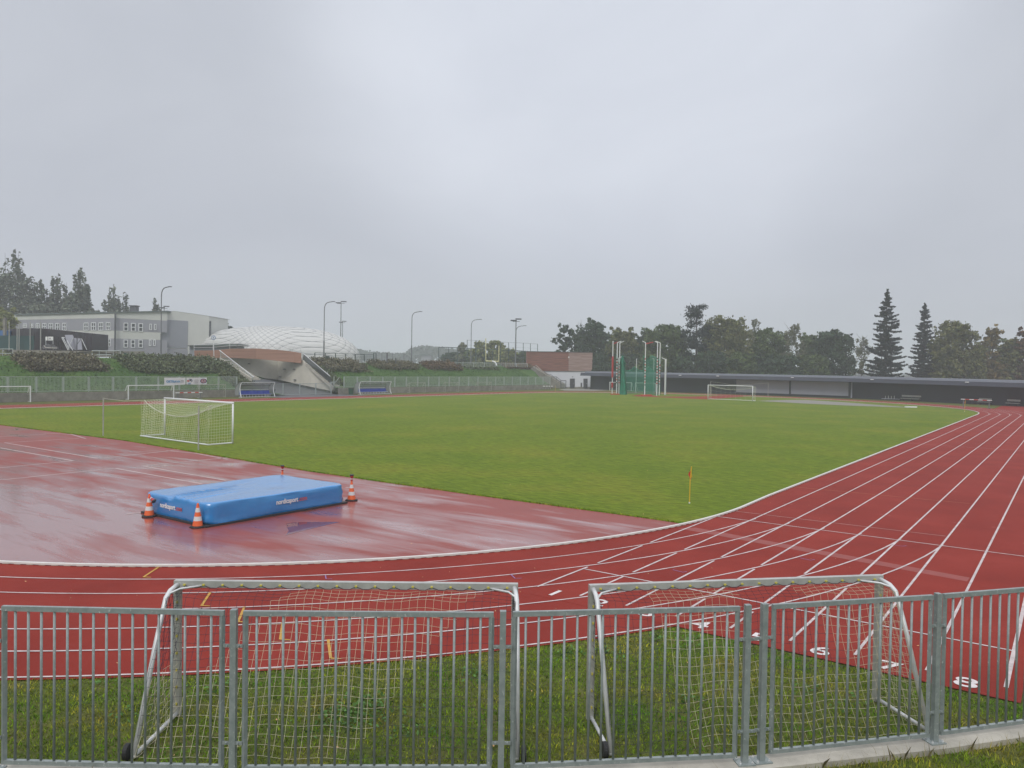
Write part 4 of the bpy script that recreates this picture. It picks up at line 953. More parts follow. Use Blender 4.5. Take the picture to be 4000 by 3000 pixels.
def stair(label, top, bot, railtop, railbot, xa, xb, wdt, infill):
    a, b = AX(*top, xa), AX(*bot, xb); t = thing('outdoor_stair', label, 'stairs', b)
    n = 18; mb = MB(); d = (a-b)/n
    for k in range(n):
        p = b+d*k; mb.box((p[0]+d[0]/2, p[1]+wdt/2+d[1]/2, p[2]-0.15+d[2]), (abs(d[0])+0.02, wdt, 0.30))
    mb.build('steps', M['paleconc'], t)
    MB().prism([a+(0, 0, 0.25), b+(0, 0, 0.25), b+(0, 0, -0.35), a+(0, 0, -0.35)], (0, -0.25, 0)).build('string_wall', M['paleconc'], t)
    r0, r1 = AX(*railtop, xa), AX(*railbot, xb)
    MB().tube([r0, r1], 0.06, 6).build('handrail', M['alu'], t)
    for k in (0, 0.4, 0.8, 1.0):
        p = a+(b-a)*k; q = r0+(r1-r0)*k; MB().tube([p, (p[0], p[1], q[2])], 0.06, 6).build('post', M['galvfar'], t)
    if infill: MB().prism([r0-(0, 0, 0.1), r1-(0, 0, 0.1), b+(0, 0, 0.3), a+(0, 0, 0.3)], (0, 0.03, 0)).build('mesh_infill', M[infill], t)
    return t
M['meshin'] = mat('fine_mesh_infill', (0.12, 0.135, 0.14), 0.6, alpha=0.75); M['glassin'] = mat('clear_infill', (0.45, 0.47, 0.45), 0.3, alpha=0.22)
stair('outdoor stair with dark mesh railing right of the footbridge', (1183, 1410), (1304, 1516), (1186, 1382), (1290, 1470), -112.2, -101.0, 2.2, 'meshin')
stair('outdoor stair with clear railing and light handrail left of the footbridge', (862, 1403), (985, 1482), (857, 1368), (992, 1473), -113.5, -101.5, 1.6, 'glassin')
# short fence link at the foot of the right stair
t = thing('railing_link', 'short sloping railing joining the right stair to the far railing', 'fence', AX(1318, 1500, -100.5))
pA, pB, pC = AX(1288, 1470, -101), AX(1310, 1493, -100.6), AX(1327, 1472, -99.9)
mb = MB(); mb.tube([AX(1310, 1494, -100.4), AX(1327, 1472, -99.8)], 0.05, 6); mb.tube([AX(1290, 1493, -101.2), AX(1310, 1494, -100.4)], 0.05, 6)
for k in range(10):
    q = AX(1290, 1493, -101.2)+(AX(1327, 1482, -99.8)-AX(1290, 1493, -101.2))*k/9; mb.tube([(q[0], q[1], 0.4), (q[0], q[1], q[2])], 0.018, 4)
mb.build('panel', M['galvfar'], t)

# ------------------------------------------------------------------ air dome
def air_dome():
    c = AD(1052, 1402, 214); c[2] = 5.9; a, b, H = 29.0, 16.5, 9.7; ang = math.radians(-50)+math.atan2(_r0[1], _r0[0])
    t = thing('air_dome', 'big white inflated sports dome with quilted membrane behind the footbridge', 'air dome', tuple(c))
    nu, nv = 240, 96; V = np.zeros((nv+1, nu, 3)); e1, e2 = 0.74, 0.40
    sg = lambda q, e: np.sign(q)*np.abs(q)**e
    ca, sa = math.cos(ang), math.sin(ang)
    def pt(u_, v_, lift):
        x = a*sg(np.cos(v_), e1)*sg(np.cos(u_), e2); y = b*sg(np.cos(v_), e1)*sg(np.sin(u_), e2); z = H*np.sin(v_)**1.0*(1.0)
        z = H*np.abs(np.sin(v_))**0.86
        nx_, ny_, nz_ = x/a**2, y/b**2, np.maximum(z, 0.01)/H**2; l = np.sqrt(nx_**2+ny_**2+nz_**2)
        x, y, z = x+lift*nx_/l, y+lift*ny_/l, z+lift*nz_/l
        return np.stack([x*ca-y*sa, x*sa+y*ca, z], -1)
    U, W_ = np.meshgrid(np.linspace(0, 2*PI, nu, endpoint=False), np.linspace(0.0, PI/2*0.995, nv+1)); K1, K2 = 34, 9
    p1 = U/(2*PI)*K1+W_/(PI/2)*K2; p2 = U/(2*PI)*K1-W_/(PI/2)*K2
    bulge = 0.16*(np.abs(np.sin(PI*p1))*np.abs(np.sin(PI*p2)))**0.5
    V = pt(U, W_, bulge)
    F = [(i*nu+k, i*nu+(k+1) % nu, (i+1)*nu+(k+1) % nu, (i+1)*nu+k) for i in range(nv) for k in range(nu)]
    me = bpy.data.meshes.new('membrane'); me.from_pydata(V.reshape(-1, 3).tolist(), [], F); me.materials.append(M['dome']); me.shade_smooth(); link('membrane', me, t)
    mb = MB()
    for s in (1, -1):
        for k in range(K1):
            w_ = np.linspace(0.0, PI/2*0.93, 40); uu = 2*PI*(k-s*w_/(PI/2)*K2)/K1
            mb.tube(pt(uu, w_, np.full(40, 0.04)).tolist(), 0.09, 4, False)
    mb.build('cable_net', M['cable'], t, local=True)
    return t
air_dome()

# ------------------------------------------------------------------ school building, gym hall, shed
def upright(quad, back, th, name, m, parent):       # quad of world points extruded backwards
    return MB().prism(quad, (back[0]*th, back[1]*th, 0)).build(name, m, parent)
hz0 = lambda px: 1500+FPX*math.tan(PITCH)+(px-2000)*math.tan(ROLL)
bv = np.array([_f[0], _f[1]])/np.hypot(_f[0], _f[1])
c0 = AD(450, 1300, 196); lA = AD(53, 1300, 214); rB = AD(653, 1300, 203)
school = thing('school_building', 'two storey grey and off white school building with rows of windows behind the dark shed', 'building', (c0[0], c0[1], 6))
def facade(parent, A, B, rows, windows, back=8.0):
    d = np.array([B[0]-A[0], B[1]-A[1]]); L = np.linalg.norm(d); d /= L; nrm = np.array([d[1], -d[0]])
    if nrm @ (CAM[:2]-np.array(A[:2])) < 0: nrm = -nrm
    for (p0, p1, p2, p3, m, name) in rows:
        upright([AV(*p0, A, B), AV(*p1, A, B), AV(*p2, A, B), AV(*p3, A, B)], -nrm, back, name, M[m], parent)
    for (x0, y0, x1, y1, nx_, ny_) in windows:
        P0, P1 = AV(x0, (y0+y1)/2, A, B), AV(x1, (y0+y1)/2, A, B); zt_, zb_ = AV(x0, y0, A, B)[2], AV(x0, y1, A, B)[2]
        e = np.array([P1[0]-P0[0], P1[1]-P0[1]]); Lw = np.linalg.norm(e); e /= Lw; an = math.atan2(e[1], e[0]); cx, cy = (P0[0]+P1[0])/2, (P0[1]+P1[1])/2; o = nrm
        fr = MB()
        for zz in np.linspace(zb_, zt_, ny_+1): fr.box((cx+o[0]*0.10, cy+o[1]*0.10, zz), (Lw+0.16, 0.18, 0.17), an)
        for s in np.linspace(-Lw/2, Lw/2, nx_+1): fr.box((cx+e[0]*s+o[0]*0.11, cy+e[1]*s+o[1]*0.11, (zb_+zt_)/2), (0.16, 0.18, zt_-zb_), an)
        f_ = fr.build('window', M['white'], parent)
        MB().box((cx+o[0]*0.04, cy+o[1]*0.04, (zb_+zt_)/2), (Lw, 0.05, zt_-zb_), an).build('pane', M['glass'], f_)
lwin = [(93, 1266, 106, 1279, 2, 2), (120, 1266, 131, 1279, 2, 2), (143, 1265, 156, 1282, 2, 2), (168, 1264, 182, 1287, 2, 2), (193, 1264, 208, 1290, 2, 2), (219, 1264, 234, 1291, 2, 2), (246, 1263, 260, 1290, 2, 2), (330, 1262, 346, 1290, 2, 2), (359, 1261, 375, 1290, 2, 2), (388, 1261, 404, 1290, 2, 2), (417, 1260, 432, 1289, 2, 2), (418, 1325, 433, 1352, 2, 2), (398, 1327, 407, 1352, 1, 2)]
facade(school, lA, c0, [((53, 1231), (450, 1222), (450, 1242), (53, 1250), 'render_white', 'parapet_band'), ((53, 1250.3), (450, 1242.3), (450, 1291), (53, 1291), 'render_grey', 'wall'), ((53, 1291.3), (450, 1291.3), (450, 1322), (53, 1321), 'render_white', 'floor_band'), ((53, 1321.3), (450, 1322.3), (450, 1380), (53, 1376), 'render_grey', 'wall')], lwin)
rwin = [(484, 1262, 499, 1292, 1, 2), (513, 1263, 528, 1293, 1, 2), (542, 1264, 557, 1294, 1, 2), (585, 1266, 591, 1288, 1, 1), (603, 1267, 609, 1288, 1, 1), (484, 1328, 498, 1356, 1, 2), (512, 1328, 526, 1357, 1, 2), (542, 1328, 556, 1357, 1, 2), (583, 1328, 589, 1350, 1, 1), (600, 1328, 606, 1350, 1, 1)]
facade(school, c0, rB, [((450, 1222), (653, 1218), (653, 1253), (450, 1242), 'render_white', 'parapet_band'), ((450, 1242.3), (653, 1253.3), (653, 1299), (450, 1290.7), 'render_grey', 'wall'), ((450, 1291), (632, 1299.3), (632, 1328), (450, 1322), 'render_white', 'floor_band'), ((450, 1322.3), (653, 1328.3), (653, 1385), (450, 1380), 'render_grey', 'wall')], rwin)
MB().prism([AD(55, 1226, 213), AD(450, 1217.5, 195.5), AD(655, 1213.5, 202.5), AD(655, 1217.7, 202.5), AD(450, 1221.7, 195.5), AD(55, 1230.7, 213)], (bv[0]*9, bv[1]*9, 0)).build('roof_edge', M['roof'], school)
MB().tube([AD(450.5, 1224, 195.3), AD(449, 1372, 195.3)], 0.22, 8).build('downpipe', M['darkmetal'], school)
ch = AD(525, 1206, 205); MB().box((ch[0], ch[1], ch[2]-0.3), (1.6, 1.6, 1.7), 0.6).box((ch[0], ch[1], ch[2]+0.72), (2.0, 2.0, 0.25), 0.6).build('roof_vent', M['darkmetal'], school)
gl_, gr_ = AD(652, 1300, 204), AD(820, 1300, 212)
gym = thing('gym_hall', 'tall off white gym hall with a flat grey panel, right of the school building', 'building', (gl_[0], gl_[1], 6))
gn = lambda x, y: AV(x, y, gl_, gr_)
upright([gn(653.5, 1218), gn(680, 1216), gn(817, 1236), gn(817, 1392), gn(653.5, 1392)], bv, 14, 'wall', M['render_white'], gym)
upright([np.array(gn(633, 1248))-(bv[0]*.25, bv[1]*.25, 0), np.array(gn(735, 1254))-(bv[0]*.25, bv[1]*.25, 0), np.array(gn(733, 1360))-(bv[0]*.25, bv[1]*.25, 0), np.array(gn(633, 1358))-(bv[0]*.25, bv[1]*.25, 0)], bv, 0.2, 'grey_panel', M['render_dark'], gym)
upright([np.array(gn(633, 1361.5))-(bv[0]*.2, bv[1]*.2, 0), np.array(gn(733, 1363))-(bv[0]*.2, bv[1]*.2, 0), np.array(gn(733, 1392))-(bv[0]*.2, bv[1]*.2, 0), np.array(gn(633, 1392))-(bv[0]*.2, bv[1]*.2, 0)], bv, 0.15, 'glazed_base', M['render_grey'], gym)
MB().prism([gn(650, 1216.5), gn(680, 1214.5), gn(820, 1234.5), gn(820, 1236), gn(680, 1216), gn(650, 1218)], (bv[0]*15, bv[1]*15, 0)).build('roof_edge', M['alupost'], gym)
upright([AD(821, 1243, 226), AD(842, 1245, 228), AD(842, 1392, 228), AD(821, 1392, 226)], bv, 10, 'annex', M['render_white'], gym)
MB().tube([AD(838, 1242, 222), AD(822, 1250, 216), AD(821, 1258, 212), AD(820.5, 1320, 212)], 0.3, 8).build('downpipe', M['darkmetal'], gym)
ks = thing('kiosk', 'low grey flat roofed kiosk in front of the dome, beside the footbridge', 'kiosk', AD(800, 1390, 176))
upright([AD(740, 1352, 178), AD(925, 1352, 178), AD(925, 1392, 178), AD(740, 1392, 178)], bv, 5, 'wall', M['render_dark'], ks)
MB().prism([AD(733, 1349, 177), AD(800, 1344, 177), AD(930, 1343, 177), AD(930, 1350, 177), AD(800, 1351, 177), AD(733, 1352, 177)], (bv[0]*7, bv[1]*7, 0)).build('flat_roof', M['roof'], ks)
sh0, sh1, sh2 = AD(130, 1320, 160), AD(358, 1320, 150), AD(60, 1320, 166)
shed = thing('storage_shed', 'long dark profiled metal shed with a sloping roof edge on the plateau', 'shed', (sh1[0], sh1[1], 6))
upright([AD(28, 1285, 158), AD(158, 1282, 152), AD(358, 1303, 146), AD(358, 1372, 146), AD(158, 1372, 152), AD(28, 1372, 158)], bv, 6, 'wall', M['shed'], shed)
mb = MB()
for k in range(46): px_ = 36+k*7; top = 1285-3*(px_-28)/130 if px_ < 158 else 1282+21*(px_-158)/200; dp = 158-6*(px_-28)/130 if px_ < 158 else 152-6*(px_-158)/200; mb.tube([AD(px_, top+1, dp-0.03), AD(px_, 1371, dp-0.03)], 0.05, 4, False)
mb.build('sheet_ribs', M['shed'], shed)
upright([AD(358.5, 1308, 152), AD(382, 1310, 153), AD(382, 1375, 153), AD(358.5, 1375, 152)], bv, 3, 'lean_to', M['render_dark'], shed)
def simple_panel(name, label, cat, pts, depths, m, th=0.1, group=None, part='panel'):
    P = [AD(*p, d) for p, d in zip(pts, depths)]; t = thing(name, label, cat, tuple(P[-1]), group); MB().prism(P, (bv[0]*th, bv[1]*th, 0)).build(part, M[m], t); return t
t = simple_panel('windbreak_fence', 'dark green sheet windbreak in front of the dark shed at the left edge', 'windbreak', ((-40, 1310), (133, 1312), (131, 1366), (-40, 1364)), (148, 145, 145, 148), 'greensheet')
for px_, top in ((36, 1257), (67, 1280), (75, 1258), (118, 1257), (159, 1258)):
    MB().tube([AD(px_, top, 144.8), AD(px_-0.5, 1368, 144.8)], 0.09, 6).build('post', M['alupost'], t)
t = simple_panel('blue_container', 'bright blue container edge behind the green windbreak at the left edge', 'container', ((-40, 1290), (29, 1291), (29, 1320), (-40, 1320)), (156, 156, 156, 156), 'signblue', 2.4)
t = thing('mast_panel', 'pair of pale grey upright columns at the left edge by the blue container', 'columns', AD(15, 1310, 154)); MB().prism([AD(11, 1243, 154), AD(20, 1240, 154), AD(20, 1310, 154), AD(11, 1310, 154)], (bv[0]*.5, bv[1]*.5, 0)).build('column', M['conc'], t)
t = thing('notice_board', 'small white notice board on two legs in front of the dark shed', 'notice board', AD(193, 1335, 146))
for x0, x1 in ((177.5, 185), (188, 207)): MB().prism([AD(x0, 1315, 145.4), AD(x1, 1315, 145.4), AD(x1, 1330, 145.4), AD(x0, 1330, 145.4)], (bv[0]*.08, bv[1]*.08, 0)).build('board', M['letter'], t)
for px_ in (179, 207): MB().tube([AD(px_, 1330, 145.5), AD(px_+0.5, 1366, 145.5)], 0.05, 5).build('leg', M['alu'], t)
MB().prism([AD(191, 1318.5, 145.3), AD(198, 1318.5, 145.3), AD(198, 1325, 145.3), AD(191, 1325, 145.3)], (bv[0]*.02, bv[1]*.02, 0)).build('print', M['greyprint'], t)
t = thing('sheet_stack', 'leaning pale metal frames and sheets propped against the dark shed', 'stacked frames', AD(290, 1368, 145))
for pts in (((253, 1308), (284, 1308), (302, 1366), (266, 1360)), ((283, 1320), (316, 1322), (322, 1366), (290, 1366))): MB().prism([AD(*p, 145) for p in pts], (bv[0]*.05, bv[1]*.05, 0)).build('sheet', M['screen'], t)
for a_, b_ in (((241, 1318), (266, 1368)), ((246, 1318), (270, 1366)), ((318, 1322), (339, 1366)), ((285, 1320), (266, 1360)), ((262, 1330), (284, 1368)), ((241, 1318), (253, 1319))): MB().tube([AD(*a_, 144.6), AD(*b_, 144.6)], 0.07, 5).build('frame_bar', M['alu'], t)
MB().tube([AD(301, 1319, 143), AD(300, 1374, 143)], 0.10, 6).tube([AD(301, 1345, 143), AD(318, 1322, 143)], 0.05, 5).build('prop', M['darkmetal'], t)
t = thing('rubbish_heap', 'dark covered heap of materials beside the notice board at the shed', 'heap', AD(195, 1368, 144.5))
rows = []
for i in range(6): rows.append([AD(163+62*j/12, 1368-(24+3*math.sin(j*1.7)+2*math.sin(j*3.1+i))*math.sin(PI*(i+0.5)/7)*math.sin(PI*(j+0.6)/13.2)**0.4, 144.5+i*0.3) for j in range(13)])
mb = MB()
for i in range(5): mb.strip(rows[i+1], rows[i])
mb.build('tarpaulin', M['black'], t); MB().tube([AD(172, 1350, 144.2), AD(178, 1358, 144.2), AD(222, 1360, 144.2)], 0.08, 5).build('plank', M['paleconc'], t)
# upper terrace wall and low railings behind the hedges
t = thing('terrace_wall', 'long low mossy concrete wall on the plateau below the dark shed', 'wall', AD(200, 1380, 138)); MB().prism([AD(48, 1366, 140), AD(360, 1372, 136), AD(560, 1372, 140), AD(560, 1394, 140), AD(360, 1394, 136), AD(48, 1394, 140)], (bv[0]*.4, bv[1]*.4, 0)).build('wall', M['conc'], t)
for lab, x0, x1, y0, y1, dp, nn in (('pale low railing on the plateau at the left edge', -30, 50, 1362, 1392, 139, 3), ('pale low railing on the plateau right of the terrace wall', 360, 470, 1369, 1396, 135.5, 5)):
    t = thing('low_railing', lab, 'railing', AD((x0+x1)/2, y1, dp), 'low railings on the plateau')
    for f_ in (0.05, 0.62): MB().tube([AD(x0, y0+(y1-y0)*f_, dp), AD(x1, y0+(y1-y0)*f_, dp)], 0.07, 6).build('rail', M['galvfar'], t)
    for k in range(nn): q = x0+(x1-x0)*k/(nn-1); MB().tube([AD(q, y0, dp), AD(q, y1+4, dp)], 0.06, 6).build('post', M['galvfar'], t)
def pbin(label, px_, y0, y1, dp):
    a_, b_ = AD(px_, y0, dp), AD(px_, y1, dp); bin_(label, (b_[0], b_[1], b_[2]), a_[2]-b_[2], 0.40)
pbin('dark bin on the plateau at the left end of the long hedge', 494, 1378, 1396, 137); pbin('dark bin by the foot of the dome behind the hedge', 1280, 1391, 1406, 160)
t = thing('concrete_kerbs', 'white concrete kerb stones lying on the plateau behind the long hedge', 'kerb stones', AD(600, 1394, 140))
for x0, x1 in ((546, 597), (600, 622), (625, 640)): MB().prism([AD(x0, 1390, 140), AD(x1, 1391.5, 140), AD(x1, 1398, 140), AD(x0, 1394, 140)], (bv[0]*.5, bv[1]*.5, 0)).build('stone', M['paleconc'], t)
t = thing('round_sign', 'round blue and white road sign on a thin pole by the footbridge', 'road sign', AD(836, 1400, 138))
MB().tube([AD(834, 1325, 138), AD(836, 1398, 138)], 0.06, 6).build('pole', M['alu'], t)
sc = AD(834, 1319, 137.8); e1 = np.array((_r0[0], _r0[1], 0)); e2 = np.array((0, 0, 1.0))
for r_, m_, dx in ((0.38, 'signblue', 0), (0.28, 'white', -0.03)):
    pts = [sc+e1*r_*math.cos(2*PI*k/24)+e2*r_*math.sin(2*PI*k/24)+np.array((bv[0], bv[1], 0))*dx for k in range(24)]; MB().prism(pts, (bv[0]*.025, bv[1]*.025, 0)).build('disc', M[m_], t)
q = sc-np.array((bv[0], bv[1], 0))*0.05
MB().prism([q+e1*x+e2*z for x, z in ((-.05, -.18), (.05, -.18), (.05, .02), (.12, .02), (0, .2), (-.12, .02), (-.05, .02))], (bv[0]*.01, bv[1]*.01, 0)).build('symbol', M['signblue'], t)

# ------------------------------------------------------------------ lamps and floodlights
def street_lamp(label, px_, pyb, pyt, hx, hy):
    b_ = AX(px_, pyb, -114.5); top = AX(px_, pyt, -114.5); d = np.linalg.norm((b_-CAM)); H = top[2]-TZ; reach = (hx-px_)*(b_-CAM)@_f/FPX
    t = thing('street_lamp', label, 'street lamp', (b_[0], b_[1], TZ), 'curved street lamps along the plateau'); e = np.array((_r0[0], _r0[1]))
    MB().tube([(0, 0, 0), (0, 0, H*0.35)], 0.14, 8).tube([(0, 0, H*0.35), (0, 0, H-1.5)]+[(e[0]*reach*s, e[1]*reach*s, H-1.5+1.5*z) for s, z in ((0.03, 0.35), (0.12, 0.65), (0.28, 0.86), (0.5, 0.95), (0.75, 1.0))], [0.085]*7, 8).build('pole', M['lampgrey'], t, local=True)
    a_ = math.atan2(e[1], e[0]); MB().box((e[0]*reach*0.88, e[1]*reach*0.88, H+0.03), (reach*0.32, 0.28, 0.13), a_).build('lamp_head', M['darkmetal'], t, local=True)
street_lamp('tall curved street lamp in front of the grey school building', 629, 1392, 1120, 667, 1122)
street_lamp('curved street lamp in front of the white dome', 1265, 1396, 1178, 1305, 1178)
street_lamp('curved street lamp standing alone right of the dome', 1607, 1420, 1217, 1645, 1217)
street_lamp('curved street lamp in front of the yellow green trees', 1839, 1428, 1247, 1878, 1246)
street_lamp('curved street lamp close to the floodlight left of the wooden building', 2014, 1432, 1272, 2052, 1271)
def floodlight(label, px_, pyb, pyt, dp, wpx):
    b_ = AD(px_, pyb, dp); top = AD(px_, pyt, dp); H = top[2]-TZ
    t = thing('floodlight_mast', label, 'floodlight', (b_[0], b_[1], TZ), 'floodlight masts'); W_ = wpx*dp/FPX; e = np.array((_r0[0], _r0[1]))
    MB().tube([(0, 0, 0), (0, 0, H)], [0.20, 0.12], 8).build('mast', M['lampgrey'], t, local=True)
    MB().beam((-e[0]*W_/2, -e[1]*W_/2, H), (e[0]*W_/2, e[1]*W_/2, H), 0.12, 0.12).build('crossarm', M['darkmetal'], t, local=True)
    for k, s in enumerate((-0.5, -0.17, 0.17, 0.5)):
        z = H+0.45; MB().beam((e[0]*W_*s-0.5*e[0], e[1]*W_*s-0.5*e[1], z-(0.2 if s < 0 else -0.2)), (e[0]*W_*s+0.5*e[0], e[1]*W_*s+0.5*e[1], z+(0.2 if s > 0 else -0.2)), 0.5, 0.32).build('lamp_head', M['darkmetal'], t, local=True)
floodlight('tall floodlight mast rising behind the right side of the dome', 1330, 1402, 1186, 262, 30)
floodlight('lower floodlight mast just right of the tall one behind the dome', 1337, 1402, 1261, 330, 20)
floodlight('floodlight mast left of the wooden building', 2013, 1432, 1256, 205, 28)
floodlight('floodlight head showing above the roof of the gym hall', 640, 1400, 1205, 250, 26)

# ------------------------------------------------------------------ plateau fences, goalposts, ball stops
def mesh_fence(label, pts, pyb, dp, m='netgreen', rail=0.09, mids=1, cat='fence', name='boundary_fence', cell=None, post_r=0.10):
    """pts: (px, py_top) of posts"""
    dps = dp if isinstance(dp, (list, tuple)) else [dp]*len(pts)
    P = [AD(x, y, d) for (x, y), d in zip(pts, dps)]; Bp = [AD(x, pyb, d) for (x, y), d in zip(pts, dps)]
    t = thing(name, label, cat, tuple(Bp[len(Bp)//2]))
    for a_, b_ in zip(P, Bp): MB().tube([b_, a_], post_r, 6).build('post', M[m], t)
    mb = MB()
    for k in range(len(P)-1):
        mb.tube([P[k], P[k+1]], rail, 5)
        for q in range(1, mids+1): f_ = q/(mids+1); mb.tube([P[k]+(Bp[k]-P[k])*f_, P[k+1]+(Bp[k+1]-P[k+1])*f_], rail*0.45, 4, False)
        if cell:
            L = np.linalg.norm(P[k+1]-P[k]); n_ = int(L/cell)
            for s in range(1, n_): a_ = P[k]+(P[k+1]-P[k])*s/n_; b_ = Bp[k]+(Bp[k+1]-Bp[k])*s/n_; mb.tube([a_, b_], rail*0.28, 3, False)
    mb.build('mesh', M[m], t); return t
mesh_fence('dark wire fence at the foot of the dome', [(1230, 1378), (1271, 1379), (1311, 1380), (1350, 1382), (1387, 1383), (1423, 1384)], 1412, 172, mids=3, rail=0.05, cell=1.2)
mesh_fence('dark wire fence with a gate frame right of the dome', [(1388, 1384), (1423, 1385), (1459, 1385), (1460, 1379), (1469, 1379)], 1412, 185, mids=3, rail=0.05, cell=1.4)
mesh_fence('thin football cage frame left of the lone street lamp', [(1492, 1379), (1513, 1379), (1534, 1379), (1578, 1381), (1602, 1396)], 1414, 230, 'lampgrey', mids=0, rail=0.07)
for k, px_ in enumerate((1512, 1546)):
    t = thing('bollard_post', ('dark post at the left end of the middle hedge', 'short dark post rising from the middle of the middle hedge')[k], 'post', AD(px_, 1420, 168)); MB().tube([AD(px_, 1420, 168), AD(px_, (1380, 1399)[k], 168)], 0.13, 8).lathe([(0.15, 0), (0.15, 0.06)], tuple(AD(px_, (1380, 1399)[k], 168)), 8).build('shaft', M['darkmetal'], t)
mesh_fence('dark steel ball stop frame across the yellow green trees', [(1714, 1356), (1753, 1357), (1788, 1359), (1825, 1361), (1858, 1362), (1891, 1364), (1925, 1366), (1955, 1367), (1987, 1368), (2056, 1372)], 1425, 235, mids=1, rail=0.12, cell=5)
mesh_fence('high thin ball stop net on tall posts behind the wooden building', [(1825, 1328), (1860, 1330), (1892, 1332), (1955, 1335), (1987, 1338), (2044, 1340), (2072, 1342), (2100, 1344)], 1430, 262, mids=4, rail=0.035, cell=2.5)
mesh_fence('pale grey mesh fence along the plateau edge behind the hedges', [(1640+42*k, 1413+0.7*k) for k in range(11)], 1434, 190, 'galvfar', mids=5, rail=0.04, cell=0.5, post_r=0.06)
t = thing('goalpost_fork', 'pale yellow tall forked goalpost in front of the yellow green trees', 'goalpost', AD(1940, 1430, 215))
MB().tube([AD(1897.5, 1322, 215), AD(1898, 1409, 215)], 0.12, 8).build('upright', M['yellowpost'], t); MB().tube([AD(1949, 1350, 215), AD(1948, 1411, 215)], 0.12, 8).build('upright', M['yellowpost'], t)
MB().tube([AD(1897, 1410, 215), AD(1949, 1412, 215)], 0.16, 8).build('crossbar', M['yellowpost'], t)
MB().tube([AD(1923, 1411, 215), AD(1932, 1413, 214.6), AD(1938, 1420, 214.3), AD(1940, 1432, 214)], 0.18, 8).build('gooseneck', M['white'], t)

# ------------------------------------------------------------------ wooden building with white base
BY = 155.5
bl = AY(2057, 1470, BY); br = AY(2318, 1470, BY); wb = thing('clubhouse', 'building with red brown board cladding, partly bleached, above a white wall with two dark doors', 'building', (bl[0], BY, 0))
Yp = lambda x, y, d=0.0: AY(x, y, BY+d)
def slab(name, pts, m, d0, th): MB().prism([Yp(x, y, d0) for x, y in pts], (bv[0]*th, bv[1]*th, 0) if th > 2 else (0, th, 0)).build(name, M[m], wb)
slab('white_wall', ((2062, 1448), (2312, 1450), (2312, 1517), (2062, 1517)), 'white_wall', 0.3, 8)
slab('plinth', ((2205, 1511.5), (2312, 1511), (2312, 1518), (2205, 1518)), 'conc', 0.12, 0.17)
slab('cladding', ((2057, 1373), (2221, 1375), (2221, 1449), (2057, 1448.5)), 'wood', 0.0, 9)
slab('bleached_cladding', ((2221.3, 1375), (2315, 1377), (2313, 1441), (2308, 1449.5), (2221.3, 1449.5)), 'woodgrey', 0.0, 9)
slab('roof_edge', ((2055, 1371.6), (2318, 1375.2), (2318, 1377), (2055, 1373.4)), 'darkmetal', -0.15, 9.4)
for x0, x1, y0, y1 in ((2226, 2244, 1479, 1517), (2279, 2294, 1479, 1517)):
    d_ = MB().prism([Yp(x, y, 0.1) for x, y in ((x0, y0), (x1, y0), (x1, y1), (x0, y1))], (0, 0.19, 0)).build('door', M['door'], wb)
    MB().box(tuple(Yp(x1-2, (y0+y1)/2, 0.05)), (0.2, 0.1, 0.06)).build('handle', M['alu'], d_)
slab('letter_box', ((2268, 1495), (2272, 1495), (2272, 1511), (2268, 1511)), 'door', 0.05, 0.24)
slab('wall_light', ((2234, 1471), (2238, 1471), (2238, 1473), (2234, 1473)), 'darkmetal', 0.1, 0.19)
slab('wall_light', ((2219.5, 1393), (2223, 1393), (2223, 1398), (2219.5, 1398)), 'white', -0.12, 0.11)
ss = thing('concrete_stair', 'sloping concrete stair parapet with dark handrails left of the clubhouse', 'stairs', AY(2190, 1517, 152.5))
q = lambda x, y: AY(x, y, 152.5)
MB().prism([q(2056, 1428), q(2070, 1428), q(2190, 1497), q(2192, 1516), q(2150, 1516), q(2057, 1446)], (0, 0.5, 0)).build('parapet', M['conc'], ss)
MB().prism([q(2070, 1430)+(0, 0.55, 0), q(2190, 1499)+(0, .55, 0), q(2190, 1516)+(0, .55, 0), q(2070, 1450)+(0, .55, 0)], (0, 1.8, 0)).build('steps', M['conc'], ss)
for pts in (((2121, 1450), (2136, 1463), (2150, 1463), (2166, 1477), (2190, 1494)), ((2152, 1472), (2172, 1472), (2190, 1487)), ((2088, 1427), (2091, 1426), (2113, 1446))): MB().tube([q(*p)+(0, 0.3, 0) for p in pts], 0.07, 6).build('handrail', M['darkmetal'] if pts[0][0] > 2100 else M['paleconc'], ss)
for x, y0, y1 in ((2152, 1472, 1482), (2171, 1472, 1490), (2089, 1427, 1440)): MB().tube([q(x, y0)+(0, .3, 0), q(x, y1)+(0, .3, 0)], 0.07, 6).build('post', M['darkmetal'], ss)
gt = thing('metal_gate', 'small grey metal gate at the foot of the concrete stair', 'gate', AY(2200, 1517, 152.2)); q2 = lambda x, y: AY(x, y, 152.2)
mb = MB()
for a_, b_ in (((2190, 1486.5), (2211, 1486.5)), ((2190.5, 1486), (2191, 1517)), ((2211, 1486), (2210, 1517)), ((2190, 1515), (2210, 1516))): mb.tube([q2(*a_), q2(*b_)], 0.09, 6)
mb.build('frame', M['darkmetal'], gt); mb = MB()
for k in range(9): mb.tube([q2(2192+2*k, 1487), q2(2192+2*k, 1515)], 0.02, 4)
mb.build('bars', M['galvfar'], gt)
